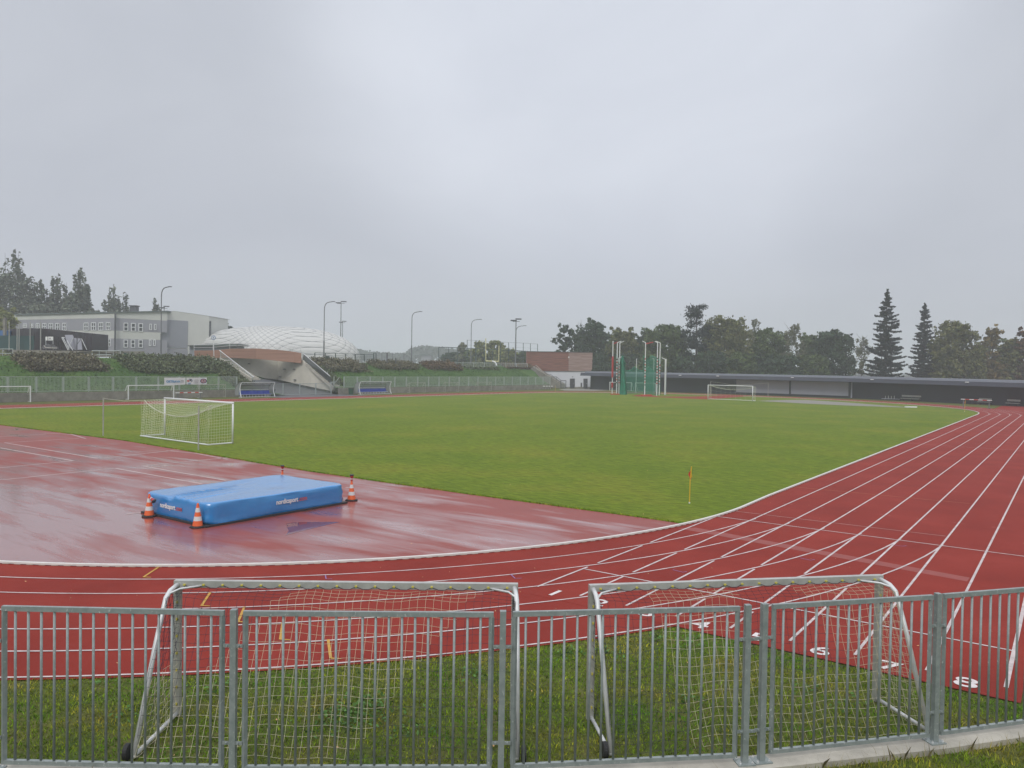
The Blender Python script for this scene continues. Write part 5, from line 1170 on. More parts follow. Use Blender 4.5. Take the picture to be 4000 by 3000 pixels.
for k, px_ in enumerate((2126, 2137, 2146, 2156)):
    t = thing('marker_board', ('leftmost and widest of four white marker boards by the wall', 'second white marker board from the left by the concrete wall', 'third white marker board from the left by the concrete wall', 'white marker board nearest the concrete stair, rightmost of four')[k], 'marker board', tuple(AX(px_, 1518, -97)), 'white marker boards by the wall')
    wq = 4 if k == 0 else 2.6; MB().prism([AX(px_-wq, 1507, -97), AX(px_+wq, 1507, -97), AX(px_+wq, 1510.5, -97), AX(px_-wq, 1510.5, -97)], (-0.1, 0, 0)).build('board', M['letter'], t); MB().tube([AX(px_, 1510, -97.1), AX(px_, 1521, -97.1)], 0.05, 5).build('post', M['darkmetal'], t)

# ------------------------------------------------------------------ long dark gallery
gp = np.array([AY(2306, 1515, 154)[:2], (-77, 153.6), (-63, 153.4), (-44, 152.6), (-30, 150.8), (-18.5, 147.2), (-9, 143.0), (-1, 139.3), (6, 135.6), (14, 131), (24, 124.5)])
gpc = np.array([(-112, 155)]+[tuple(p) for p in gp]+[(30, 120)]); gps = np.array(catmull([tuple(p) for p in gpc], 4))
gal = thing('gallery', 'long low anthracite gallery with a flat overhanging roof behind the far bend', 'gallery', (-44, 152.6, 0))
mb = MB(); mb.strip([(*p, 3.75) for p in gps], [(*p, 0) for p in gps]); mb.build('back_wall', M['gallery'], gal)
o3 = offs(gps, -3.2, False); o32 = offs(gps, -3.0, False); ob = offs(gps, 5.0, False)
ext = 2.6
o3[0] = AY(2266, 1460, o3[0][1])[:2]; o32[0] = (o3[0][0]+0.1, o32[0][1])
tz = np.interp(np.arange(len(gps)), [0, len(gps)*0.35, len(gps)-1], [4.85, 4.80, 4.45]); 
mb = MB(); mb.strip([(*p, z) for p, z in zip(o32, tz-0.42)], [(*p, z) for p, z in zip(o3, tz-1.20)]); mb.strip([(*p, z) for p, z in zip(o3, tz-1.2)], [(*p, z-1.15) for p, z in zip(gps, tz)]); mb.build('fascia', M['fasciadark'], gal)
mb = MB(); mb.strip([(*p, z) for p, z in zip(offs(gps, -2.4, False), tz)], [(*p, z-0.42) for p, z in zip(offs(gps, -3.05, False), tz)]); mb.strip([(*p, z+0.02) for p, z in zip(ob, tz)], [(*p, z) for p, z in zip(offs(gps, -2.4, False), tz)]); mb.build('roof_edge', M['fascialight'], gal)
mb = MB(); mb.strip([(*p, 0.35) for p in offs(gps, -0.25, False)], [(*p, 0.0) for p in offs(gps, -0.25, False)]); mb.strip([(*p, 0.35) for p in gps], [(*p, 0.35) for p in offs(gps, -0.25, False)]); mb.build('plinth', M['gallery'], gal)
def galpt(px_, inset=0.0):
    d = ray(px_, 1540)[:2]; P = offs(gps, -inset, False)
    for a_, b_ in zip(P[:-1], P[1:]):
        e = b_-a_; A_ = np.array([[d[0], -e[0]], [d[1], -e[1]]]); s = np.linalg.solve(A_, a_-CAM[:2])
        if -1e-6 <= s[1] <= 1: return CAM[:2]+d*s[0]
    return P[-1]
for x0, x1 in ((2875, 3082), (3089, 3314)):
    pa, pb = galpt(x0, 0.5), galpt(x1, 0.5); pm_ = galpt((x0+x1)/2, 0.5)
    mb = MB(); mb.strip([(*pa, 3.45), (*pm_, 3.45), (*pb, 3.45)], [(*pa, 0.5), (*pm_, 0.5), (*pb, 0.5)]); mb.build('screen_panel', M['screen'], gal)
for x0 in (2871, 3085, 3318, 3326):
    pa = galpt(x0, 0.6); MB().box((*pa, 1.8), (0.28, 0.28, 3.3), 0.3).build('column', M['gallery'] if x0 != 3326 else M['screen'], gal)
for px_ in (2655, 2802, 3093, 3405, 3776):
    pa = galpt(px_, 3.35); z = float(np.interp(np.argmin(np.linalg.norm(gps-pa, axis=1)), np.arange(len(gps)), tz)); MB().box((*pa, z-0.55), (0.6, 0.3, 0.14), 0.3).build('spotlight', M['white'], gal)
def bench(label, px_, n_=2, inset=0.9):
    pa = galpt(px_, inset); i = np.argmin(np.linalg.norm(gps-pa, axis=1)); tt = gps[min(i+1, len(gps)-1)]-gps[max(i-1, 0)]
    t = thing('bench', label, 'bench', (*pa, 0), 'grey benches along the gallery', math.atan2(tt[1], tt[0]))
    MB().box((0, 0, 0.5), (2.3, 0.5, 0.1)).build('seat', M['alupost'], t, local=True); MB().box((0, 0.28, 1.0), (2.3, 0.08, 0.35)).build('backrest', M['alupost'], t, local=True)
    for s in (-0.9, 0.9): MB().box((s, 0.1, 0.23), (0.08, 0.5, 0.44)).box((s, 0.27, 0.72), (0.08, 0.06, 0.35)).build('leg', M['darkmetal'], t, local=True)
bench('grey bench by the gallery wall, left of a pair right of the light screens', 3541); bench('grey bench by the gallery wall, right of a pair right of the light screens', 3573)
bench('grey bench half hidden behind the striped barrier at the gallery', 3846, inset=0.7); bench('grey bench near the right edge by the gallery wall', 3957)
pa = galpt(3480, 0.9); t = thing('starting_blocks_cart', 'low white trolley with starting blocks by the gallery wall', 'trolley', (*pa, 0))
MB().box((0, 0, 0.28), (3.4, 0.7, 0.10)).build('platform', M['screen'], t, local=True)
for k in range(4): MB().box((-1.0+0.55*k, 0, 0.6), (0.12, 0.5, 0.5+0.15*(k % 2)), 0.2).build('block', M['alupost'], t, local=True)
for s in (-1.3, 1.3): MB().tube([(s, -0.36, 0.12), (s, 0.36, 0.12)], 0.12, 10).build('wheel', M['rubber'], t, local=True)
g_ = G(3558, 1592); t = thing('throwing_board', 'small white board lying at the tip of the pale gravel sector', 'board', (g_[0], g_[1], 0)); MB().box((0, 0, 0.10), (1.8, 0.5, 0.18), 0.6).build('board', M['white'], t, local=True); MB().box((0.05, 0.02, 0.20), (1.6, 0.3, 0.015), 0.6).build('inlay', M['alu'], t, local=True)

# ------------------------------------------------------------------ hammer cage
def mast(parent, foot, top_py, arm, m='white', r=0.085):
    g = G(*foot); d = (g-CAM)@_f; tp = AD(foot[0], top_py, d); z = tp[2]
    p = MB().tube([(g[0], g[1], 0), (g[0], g[1], z)], r, 8).build('mast', M[m], parent)
    e = np.array((_r0[0], _r0[1])); w_ = arm*d/FPX
    MB().beam((g[0], g[1], z-0.02), (g[0]+e[0]*w_, g[1]+e[1]*w_, z+abs(w_)*0.38), 0.14, 0.14).build('arm', M[m], p)
    return p, g, z, d
cage = thing('hammer_cage', 'tall white mast hammer cage with green net and red striped pads', 'throwing cage', tuple(G(2480, 1543)))
masts = [((2391, 1538), 1333, 2, None), ((2408, 1539.5), 1338, 15, None), ((2418, 1540), 1339, 15, None), ((2518, 1543.5), 1338, -12, None), ((2565, 1546), 1338, -12, None), ((2575, 1544), 1339, -16, None), ((2596, 1543), 1403, -14, None), ((2599.5, 1542.5), 1403, -2, None), ((2484, 1536), 1402, 2, None), ((2552, 1538), 1402, -5, None), ((2413.5, 1538), 1398, 12, None)]
mi = [mast(cage, *mm[:3], r=0.10 if i < 8 else 0.07) for i, mm in enumerate(masts)]
def pads(idx, y0, y1, n_, cols):
    p, g, z, d = mi[idx]; z1, z0 = AD(g[0]*0+masts[idx][0][0], y0, d)[2], AD(masts[idx][0][0], y1, d)[2]
    for k in range(n_):
        a_ = z0+(z1-z0)*k/n_; b_ = z0+(z1-z0)*(k+0.42)/n_
        MB().tube([(g[0], g[1], a_), (g[0], g[1], b_)], 0.14, 8).build('stripe', M[cols[k % len(cols)]], p)
for idx, y0, y1, n_, cols in ((1, 1395, 1497, 9, ('black', 'red')), (2, 1415, 1497, 8, ('red', 'black')), (3, 1393, 1506, 10, ('black', 'red')), (4, 1392, 1500, 10, ('red', 'black')), (5, 1418, 1502, 8, ('black', 'red'))): pads(idx, y0, y1, n_, cols)
p, g, z, d = mi[0]
for y0, y1 in ((1392, 1475), (1494, 1514)): MB().tube([(g[0], g[1], AD(2391, y1, d)[2]), (g[0], g[1], AD(2391, y0, d)[2])], 0.22, 8).build('pad', M['red'], p)
for a_, b_ in (((2397, 1342), (2414, 1336)), ((2522, 1343), (2552, 1336))): MB().beam(AD(*a_, 172), AD(*b_, 172), 0.14, 0.2).build('red_boom', M['red'], cage)
for x0, x1, y in ((2386, 2418, 1541.5), (2506, 2544, 1545.5)):
    a_, b_ = G(x0, y), G(x1, y); MB().beam((*a_[:2], 0.12), (*b_[:2], 0.12), 0.5, 0.2).build('base_board', M['hurdlered'], cage)
MB().poly([G(x, y, 0.004) for x, y in ((2470, 1545), (2500, 1541), (2545, 1543), (2575, 1549), (2540, 1550), (2490, 1549))][::-1]).build('throwing_circle', M['track'], cage)
M['cagenet'] = mat('green_netting', (0.02, 0.21, 0.13), 0.8, alpha=0.55); M['cagebunch'] = mat('bunched_green_net', (0.010, 0.22, 0.13), 0.8, alpha=0.9, noise=0.4, nscale=1.5)
def netsheet(px0, d0, px1, d1, topf, botf, m, name='net', n_=24, wav=0.0):
    T_, B_ = [], []
    for k in range(n_+1):
        s = k/n_; px_ = px0+(px1-px0)*s; dd = d0+(d1-d0)*s+wav*math.sin(k*2.1); T_.append(AD(px_, topf(s), dd)); B_.append(AD(px_, botf(s), dd))
    mb = MB(); rows = 1; mb.strip(T_, B_); o = mb.build(name, M[m], cage); MB().tube(T_, 0.05, 4).build('net_edge', M['cagegreen'], o); return o
dA, dB, dC = 170, 179, 181
sag3 = lambda s: 1437+10*abs(math.sin(PI*(s*3)))**0.8
netsheet(2432, 176, 2556, 177, lambda s: 1430+18*abs(math.sin(PI*s*2.3+0.4))**0.7, lambda s: 1541, 'cagenet')
netsheet(2513, 171, 2570, 168, lambda s: 1389+(14*math.sin(PI*min(1, s*1.9))**0.8 if s < 0.55 else 26*(s-0.55)), lambda s: 1545, 'cagenet')
netsheet(2405, 171, 2440, 172, lambda s: 1385+(30*math.sin(PI*min(1, s*1.3))**0.8 if s < 0.75 else 8), lambda s: 1543, 'cagenet', wav=0.2)
netsheet(2419, 170, 2443, 170, lambda s: 1390+abs(s-0.5)*60 if s > 0.0 else 1400, lambda s: 1543.5, 'cagebunch', 'bunched_net', 16, 0.4)
T_ = []; mb = MB()
prof = [(2431, 1388, 0.2), (2433, 1420, 0.4), (2435, 1460, 0.65), (2437, 1500, 0.95), (2437, 1530, 1.2), (2436, 1543, 1.4)]
V = []
for i, (px_, py_, r_) in enumerate(prof):
    c_ = AD(px_, py_, 169); V.append([(c_[0]+r_*(1+0.25*math.sin(5*k))*math.cos(2*PI*k/16)*0.6, c_[1]+r_*(1+0.25*math.sin(5*k))*math.sin(2*PI*k/16)*0.6, c_[2]) for k in range(17)])
for i in range(len(V)-1): mb.strip(V[i], V[i+1])
mb.build('bunched_net', M['cagebunch'], cage)
netsheet(2562, 168, 2581, 172, lambda s: 1412-14*s, lambda s: 1545, 'cagenet')

# ------------------------------------------------------------------ trees
def tmesh(name, V, F, m, parent): return link(name, npmesh(name, V, F, M[m]), parent)
def trunk_mb(h, r, bend, seed, limbs=6, zlo=0.25, zhi=0.8, reach=3.0, up=0.6):
    rr = random.Random(seed); mb = MB(); pts = [(0, 0, 0)]
    for k in range(1, 6): pts.append((bend*rr.uniform(-1, 1)*k/5, bend*rr.uniform(-1, 1)*k/5, h*k/5))
    mb.tube(pts, [r*(1-0.17*k) for k in range(6)], 7)
    for k in range(limbs):
        z = h*(zlo+(zhi-zlo)*(k+rr.random())/limbs); a_ = rr.uniform(0, 2*PI); L = reach*rr.uniform(0.6, 1.0)*(1-0.45*(z/h))
        b0 = Vector((0, 0, z)); b2 = b0+Vector((math.cos(a_)*L, math.sin(a_)*L, L*up)); b1 = b0*0.5+b2*0.5+Vector((0, 0, -0.08*L))
        mb.tube([b0, b1, b2], [r*0.42*(1-0.5*z/h), r*0.28, r*0.08], 5)
    return mb
def tree(kind, label, cat, px_, py_top, dp, hw_px, leaf, seed, base=0.0, n=3600, sparse=1.0, name='tree', group=None, size=None, flat=1.0, zlo=0.18):
    global RNG
    RNG = np.random.default_rng(seed); rr = random.Random(seed)
    b_ = AD(px_, 1450, dp); top = AD(px_, py_top, dp); H = top[2]-base; R_ = hw_px*dp/FPX*(1.22 if kind == 'deciduous' else 1.12 if kind in ('pine', 'birch') else 1.0)
    t = thing(name, label, cat, (b_[0], b_[1], base), group)
    if kind == 'deciduous':
        C = []; nl = max(12, int(26*sparse)); tight = 1.0 if sparse > 0.85 else 0.75
        for k in range(nl):
            zf = zlo+(0.90-zlo)*((k+rr.random())/nl)**0.9; a_ = k*2.4+rr.uniform(-.6, .6)
            env = math.sqrt(max(0.10, 1-((zf-0.46)/0.58)**2)) if zf > 0.46 else 0.80+0.2*(zf/0.46)
            rad = R_*env*rr.choice((0.25, 0.55, 0.62, 0.70)); lr = R_*rr.uniform(0.30, 0.42)*tight*(1.0 if zf < 0.75 else 0.8); c = np.array((rad*math.cos(a_), rad*math.sin(a_), H*zf))
            m_ = int(n/nl*1.75); kn = max(10, m_//18); hub = RNG.normal(size=(kn, 3)); hub /= np.linalg.norm(hub, axis=1)[:, None]; hub *= (lr*RNG.uniform(0.25, 1.0, kn)**0.5)[:, None]; hub[:, 2] *= 0.75
            C.append(hub[RNG.integers(0, kn, m_)]+RNG.normal(scale=lr*0.17, size=(m_, 3))*np.array((1.2, 1.2, 0.75))+c)
        m_ = int(n*0.06); kn = 9; hub = RNG.normal(size=(kn, 3))*np.array((R_*0.26, R_*0.26, H*0.03))+np.array((0, 0, H*0.93)); C.append(hub[RNG.integers(0, kn, m_)]+RNG.normal(scale=R_*0.05, size=(m_, 3)))
        C = np.vstack(C); C = C[(C[:, 2] > H*0.03) & (C[:, 2] < H*1.0)]
        V, F = leaves_np(C, size or 0.36); tmesh('crown', V, F, leaf, t)
        trunk_mb(H*0.88, max(0.18, H*0.016), R_*0.1, seed, 12, 0.2, 0.85, R_*0.8).build('trunk', M['trunk'], t, local=True)
    elif kind == 'birch':
        C = []
        for k in range(46):
            a_ = rr.uniform(0, 2*PI); zf = rr.uniform(0.30, 0.99); rad = R_*rr.uniform(0.1, 1.0)*(1-max(0, zf-0.6)*1.6); L = H*rr.uniform(0.06, 0.16); m_ = int(n/46)
            s = RNG.random(m_); C.append(np.stack([rad*math.cos(a_)+RNG.normal(scale=0.22, size=m_), rad*math.sin(a_)+RNG.normal(scale=0.22, size=m_), H*zf-L*s], 1))
        V, F = leaves_np(np.vstack(C), size or 0.24); tmesh('crown', V, F, leaf, t)
        trunk_mb(H*0.96, 0.2, R_*0.12, seed, 16, 0.3, 0.95, R_*0.9, 1.1).build('trunk', M['birchtrunk'], t, local=True)
    elif kind == 'poplar':
        C = []; ns = max(5, int(9*sparse)+3); st = MB()
        for k in range(ns):
            a_ = 2.4*k+rr.uniform(-.4, .4); off = R_*(0.18 if k == 0 else rr.uniform(0.34, 0.5) if k < 3 else rr.uniform(0.5, 0.95)); hh = H*(1.0 if k == 0 else rr.uniform(0.95, 1.0) if k < 3 else rr.uniform(0.84, 1.0)*(1-0.24*(off/R_)**2.5)); bx, by = off*math.cos(a_), off*math.sin(a_); wq = max(0.75, R_*rr.uniform(0.20, 0.30))
            st.tube([(bx*0.3, by*0.3, 0), (bx*0.8, by*0.8, hh*0.4), (bx, by, hh*0.99)], [0.22, 0.13, 0.03], 5)
            sub = int(22*max(0.5, sparse)); m_ = int(n*1.5/ns/sub)
            for q in range(sub):
                f0 = rr.uniform(0.12, 0.90); z0 = hh*f0; L = hh*rr.uniform(0.07, 0.12); a2 = rr.uniform(0, 2*PI); env = min(1.0, (1.02-f0)*5.5)**0.7*(0.80+0.3*math.sin(PI*f0))
                sx_, sy_ = bx+wq*env*math.cos(a2)*rr.uniform(.25, 1), by+wq*env*math.sin(a2)*rr.uniform(.25, 1); s = RNG.random(m_); wd = (0.16*wq+0.22)*np.sin(PI*np.clip(s, 0.06, 0.94))**0.7
                C.append(np.stack([sx_+RNG.normal(size=m_)*wd, sy_+RNG.normal(size=m_)*wd, z0+L*s], 1))
        V, F = leaves_np(np.vstack(C), size or 0.40); tmesh('crown', V, F, leaf, t); st.build('trunk', M['trunk'], t, local=True)
    elif kind == 'spruce':
        C = []; br = MB(); z = H*0.07; lev = 0
        while z < H*0.975:
            f_ = z/H; rad = R_*(0.04+1.08*(1-f_)**0.56)*(1 if f_ < 0.93 else 0.6); nb_ = max(4, int(7*(1-f_)+3))
            for k in range(nb_):
                a_ = 2*PI*k/nb_+lev*1.1+rr.uniform(-.35, .35); L = rad*rr.uniform(0.50, 1.15)*(1-0.12*f_); z_ = z+rr.uniform(-0.025, 0.025)*H; m_ = max(14, int(n*0.018*(L/R_+0.10))); s = RNG.random(m_)**0.62
                sl = rr.uniform(-0.42, -0.12); zz = sl*L*s+0.30*L*s*s; w_ = (0.13*L+0.14)*(1.0-0.55*s); side = RNG.normal(size=m_)*w_
                C.append(np.stack([math.cos(a_)*L*s-math.sin(a_)*side, math.sin(a_)*L*s+math.cos(a_)*side, z_+zz-np.abs(RNG.normal(scale=0.24*(1.2-s), size=m_))], 1))
                br.tube([(0, 0, z_), (math.cos(a_)*L*0.9, math.sin(a_)*L*0.9, z_+sl*L*0.9+0.24*L)], [0.06, 0.015], 3, False)
            z += H*0.030*(1.25-0.55*f_)*rr.uniform(0.8, 1.25); lev += 1
        C.append(np.stack([RNG.normal(scale=0.10, size=40), RNG.normal(scale=0.10, size=40), H*(0.93+0.07*RNG.random(40))], 1))
        V, F = leaves_np(np.vstack(C), size or 0.32, 0.5); tmesh('crown', V, F, leaf, t); br.tube([(0, 0, 0), (0, 0, H*0.97)], [H*0.017, 0.03], 8).build('trunk', M['trunk'], t, local=True)
    elif kind == 'pine':
        C = []; br = MB(); br.tube([(0, 0, 0), (R_*0.05, 0, H*0.5), (0, R_*0.04, H*0.95)], [0.38, 0.26, 0.06], 8)
        for k in range(52):
            zf = rr.uniform(0.22, 0.98); a_ = rr.uniform(0, 2*PI); L = R_*rr.uniform(0.30, 1.0)*(1.0 if zf < 0.72 else 1.0-(zf-0.72)*2.6); c = np.array((math.cos(a_)*L, math.sin(a_)*L, H*zf+L*0.12)); m_ = int(n*1.4/52); lr = R_*rr.uniform(0.24, 0.38)
            C.append(RNG.normal(size=(m_, 3))*np.array((lr*0.55, lr*0.55, lr*0.30))+c); br.tube([(0, 0, H*zf), tuple(c)], [0.09, 0.03], 4, False)
        V, F = leaves_np(np.vstack(C), size or 0.32, 0.5); tmesh('crown', V, F, leaf, t); br.build('trunk', M['trunk'], t, local=True)
    return t
WOOD = 'trees of the wood behind the gallery'
W = [('deciduous', 'loose dark tree at the left end of the wood above the clubhouse', 2206, 1262, 218, 52, 'leaf_dark', 1, 0.7, 2600),
     ('poplar', 'narrow dark tree with a pointed tip between two round trees above the clubhouse', 2262, 1247, 224, 26, 'leaf_dark', 2, 0.8, 2000),
     ('deciduous', 'dense dark green round tree above the right end of the clubhouse', 2322, 1244, 214, 62, 'leaf_dark', 3, 1.2, 5200),
     ('deciduous', 'yellowish tree behind the left masts of the hammer cage', 2424, 1276, 211, 62, 'leaf_olive', 4, 1.0, 4400),
     ('deciduous', 'small dark tree top between the hammer cage masts, behind the others', 2514, 1280, 232, 32, 'leaf_dark', 5, 0.8, 1800),
     ('deciduous', 'broad yellow green tree behind the right masts of the hammer cage', 2590, 1264, 212, 84, 'leaf_mid', 6, 1.4, 6400),
     ('pine', 'tall dark pine with open branches standing above the trees right of the hammer cage', 2716, 1190, 206, 56, 'needle_blue', 7, 1.0, 4200),
     ('deciduous', 'big brownish green tree right of the tall pine', 2832, 1232, 210, 92, 'leaf_olive', 8, 1.5, 7200),
     ('birch', 'thin drooping birch top right of the big brownish tree', 2944, 1240, 222, 40, 'leaf_pale', 9, 1.0, 2000),
     ('deciduous', 'round mid green tree above the light grey screens', 2992, 1276, 208, 62, 'leaf_mid', 10, 1.1, 4600),
     ('birch', 'pale sparse birch with light trunk between green trees', 3092, 1263, 206, 60, 'leaf_pale', 11, 1.0, 2600),
     ('deciduous', 'green tree in the gap right of the pale birch', 3160, 1300, 214, 50, 'leaf_mid', 12, 1.0, 3600),
     ('deciduous', 'dense dark green egg shaped tree left of the sparse little tree', 3258, 1286, 206, 70, 'leaf_dark', 13, 1.2, 5600),
     ('birch', 'sparse pale little tree left of the tallest spruce', 3366, 1300, 214, 46, 'leaf_pale', 14, 0.8, 1900),
     ('spruce', 'tallest dark spruce of the wood', 3458, 1130, 200, 84, 'needle_blue', 15, 1.0, 7600),
     ('spruce', 'second dark spruce, just right of the tallest one', 3606, 1184, 204, 60, 'needle_blue', 16, 1.0, 5600),
     ('deciduous', 'broad brownish oak like tree right of the two spruces', 3728, 1252, 200, 94, 'leaf_olive', 17, 1.3, 6000),
     ('deciduous', 'airy tree turning orange near the right edge', 3874, 1270, 200, 56, 'leaf_autumn', 18, 0.8, 2600),
     ('deciduous', 'lower brownish tree between the orange tree and the rusty tree at the right edge', 3952, 1318, 198, 52, 'leaf_olive', 19, 0.9, 2600),
     ('deciduous', 'rusty red tree cut by the right edge', 4024, 1256, 196, 52, 'leaf_rust', 20, 1.1, 3600)]
for kd, lab, px_, py_, dp, hw, lf, sd_, sp, n_ in W: tree(kd, lab, {'spruce': 'spruce', 'pine': 'pine', 'birch': 'birch', 'poplar': 'tree'}.get(kd, 'tree'), px_, py_, dp+(24 if px_ < 2460 else 8), hw, lf, sd_, 0.0, n_, sp, {'spruce': 'spruce_tree', 'pine': 'pine_tree', 'birch': 'birch_tree'}.get(kd, 'deciduous_tree'), WOOD)
U = [(2345, 1385, 'leaf_dark', 'dark understorey bush above the gallery left of the hammer cage'), (2450, 1378, 'leaf_dark', 'dark understorey bush seen through the left of the hammer cage'), (2545, 1386, 'leaf_mid', 'green understorey bush seen between the hammer cage masts'), (2660, 1392, 'leaf_dark', 'dark understorey bush right of the hammer cage'), (2775, 1372, 'leaf_dark', 'dark understorey bush below the tall pine'), (2890, 1376, 'leaf_mid', 'green understorey bush above the left light screen'), (2990, 1382, 'leaf_dark', 'dark understorey bush above the joint of the light screens'), (3075, 1388, 'leaf_dark', 'dark understorey bush at the foot of the pale birch'), (3175, 1384, 'leaf_mid', 'green understorey bush right of the pale birch foot'), (3690, 1398, 'leaf_olive', 'brownish understorey bush below the oak like tree'), (3790, 1388, 'leaf_olive', 'brownish understorey bush below the orange tree'), (3880, 1402, 'leaf_autumn', 'reddish understorey bush at the right, above the gallery roof'), (3965, 1408, 'leaf_rust', 'rusty understorey bush at the right edge above the gallery roof')]
for k, (px_, py_, lf, lab) in enumerate(U): tree('deciduous', lab, 'bush', px_, py_, 232 if px_ < 2460 else 208, 58, lf, 40+k, 0.0, 3600, 1.2, 'bush', 'understorey bushes of the wood', None, 1.0, 0.05)
BR_ = [(2392, 1306, 'leaf_mid', 'back tree filling the gap left of the hammer cage masts'), (2474, 1300, 'leaf_dark', 'back tree between the two yellowish trees behind the cage'), (2546, 1292, 'leaf_mid', 'back tree directly behind the middle of the hammer cage'), (2655, 1284, 'leaf_dark', 'back tree filling the gap left of the tall pine'), (2784, 1258, 'leaf_dark', 'back tree filling the gap right of the tall pine'), (2914, 1272, 'leaf_olive', 'back tree below the thin drooping birch top'), (3046, 1288, 'leaf_mid', 'back tree left of the pale birch'), (3190, 1312, 'leaf_dark', 'back tree between the pale birch and the egg shaped tree'), (3664, 1316, 'leaf_olive', 'back tree just right of the second spruce'), (3824, 1336, 'leaf_olive', 'back tree between the oak like tree and the orange tree'), (3918, 1322, 'leaf_mid', 'back tree right of the orange tree')]
for k, (px_, py_, lf, lab) in enumerate(BR_): tree('deciduous', lab, 'tree', px_, py_, 250, 46, lf, 160+k, 0.0, 3000, 1.0, 'deciduous_tree', 'back row of the wood', None, 1.0, 0.08)
POP = 'poplars behind the school building'
PL = [(52, 968, 62, 5200, 1.6, 'huge poplar at the left edge, tallest of the row'), (128, 1122, 22, 1300, 0.6, 'small poplar right beside the huge one'), (160, 1088, 30, 1900, 0.8, 'poplar with dead top twigs, second in the row of middle ones'), (190, 1130, 14, 700, 0.4, 'thin low poplar between two taller ones'), (222, 1072, 24, 1700, 0.7, 'slim poplar with a bare tip in the middle of the row'), (258, 1102, 13, 900, 0.4, 'very narrow poplar left of the broad right one'), (310, 1046, 42, 3400, 1.2, 'broad poplar at the right end of the row, with forked crown'), (440, 1106, 32, 2400, 1.0, 'single poplar showing above the middle of the school roof'), (487, 1140, 20, 800, 0.5, 'sparse bare topped poplar left of the roof vent'), (607, 1166, 16, 900, 0.5, 'small poplar top behind the gym roof by the street lamp')]
for k, (px_, py_, hw, n_, sp, lab) in enumerate(PL): tree('poplar', lab, 'poplar', px_, py_, 250 if k < 7 else 270, hw, 'poplar_leaf', 70+k, 6.0, n_, sp, 'poplar_tree', POP, 0.46)
LB = [(20, 1204, 190, 42, 'leaf_yellowgreen', 'yellowish bush at the left edge beside the school building'), (90, 1176, 245, 60, 'poplar_leaf', 'grey green bush at the foot of the huge poplar'), (180, 1180, 245, 55, 'poplar_leaf', 'grey green bush below the middle poplars'), (270, 1186, 245, 55, 'poplar_leaf', 'grey green bush below the broad right poplar'), (360, 1208, 245, 40, 'poplar_leaf', 'low bush just showing above the school roof'), (876, 1262, 300, 40, 'leaf_dark', 'dark tree top peeking over the left shoulder of the dome')]
for k, (px_, py_, dp, hw, lf, lab) in enumerate(LB): tree('deciduous', lab, 'bush' if k < 5 else 'tree', px_, py_, dp, hw, lf, 90+k, 6.0, 2600, 1.0, 'bush' if k < 5 else 'deciduous_tree', None, 0.5, 1.0, 0.05)
CT = 'trees beyond the plateau fences'
CTL = [('birch', 1805, 1338, 300, 24, 'leaf_pale', 1500, 'small hazy birch left of the yellow green trees'), ('deciduous', 1770, 1378, 310, 42, 'leaf_dark', 1800, 'hazy dark bush left below the small birch'), ('deciduous', 1840, 1365, 300, 45, 'leaf_mid', 2200, 'dark bush behind the street lamp before the yellow green trees'), ('deciduous', 1868, 1334, 285, 30, 'leaf_yellowgreen', 2200, 'yellow green tree left of the forked goalpost'), ('deciduous', 1932, 1330, 285, 44, 'leaf_yellowgreen', 3400, 'tall yellow green tree inside the forked goalpost'), ('deciduous', 1990, 1362, 280, 30, 'leaf_yellowgreen', 1500, 'loose yellow green tree left of the floodlight'), ('deciduous', 2040, 1376, 280, 34, 'leaf_mid', 1500, 'loose green tree beside the red brown cladding'), ('deciduous', 1905, 1385, 290, 60, 'leaf_mid', 2600, 'dark bush below the yellow green trees')]
for k, (kd, px_, py_, dp, hw, lf, n_, lab) in enumerate(CTL): tree(kd, lab, 'tree', px_, py_, dp, hw, lf, 120+k, 6.0, n_, 0.8, 'birch_tree' if kd == 'birch' else 'deciduous_tree', CT, 0.5, 1.0, 0.05)
# far hazy wood and roofs
RNG = np.random.default_rng(5); C = []
hump = lambda x: 1392-18*math.exp(-((x-1385)/40)**2)-8*math.exp(-((x-1480)/50)**2)-34*math.exp(-((x-1660)/60)**2)-20*math.exp(-((x-1760)/60)**2)-12*math.exp(-((x-2000)/90)**2)-22*math.exp(-((x-1150)/200)**2)
for k in range(900):
    px_ = 1000+1200*k/900; dp = RNG.uniform(760, 960); zt_ = AD(px_, hump(px_)+RNG.normal(scale=3), dp)[2]; b_ = AD(px_, 1420, dp); m_ = 14
    C.append(np.stack([b_[0]+RNG.normal(scale=3.5, size=m_), b_[1]+RNG.normal(scale=3.5, size=m_), zt_-np.abs(RNG.normal(scale=4.0, size=m_))*np.linspace(0.1, 2.2, m_)], 1))
V, F = leaves_np(np.vstack(C), 2.4); stuff(link('distant_wood', npmesh('distant_wood', V, F, M['farleaf'])))
t = thing('distant_house', 'faint grey house in the haze among the far trees', 'house', AD(1663, 1415, 520)); upright([AD(1645, 1388, 520), AD(1682, 1388, 520), AD(1682, 1420, 520), AD(1645, 1420, 520)], bv, 8, 'wall', M['render_grey'], t); upright([AD(1642, 1384, 519), AD(1684, 1385, 519), AD(1684, 1388, 519), AD(1642, 1388, 519)], bv, 10, 'roof', M['roof'], t)

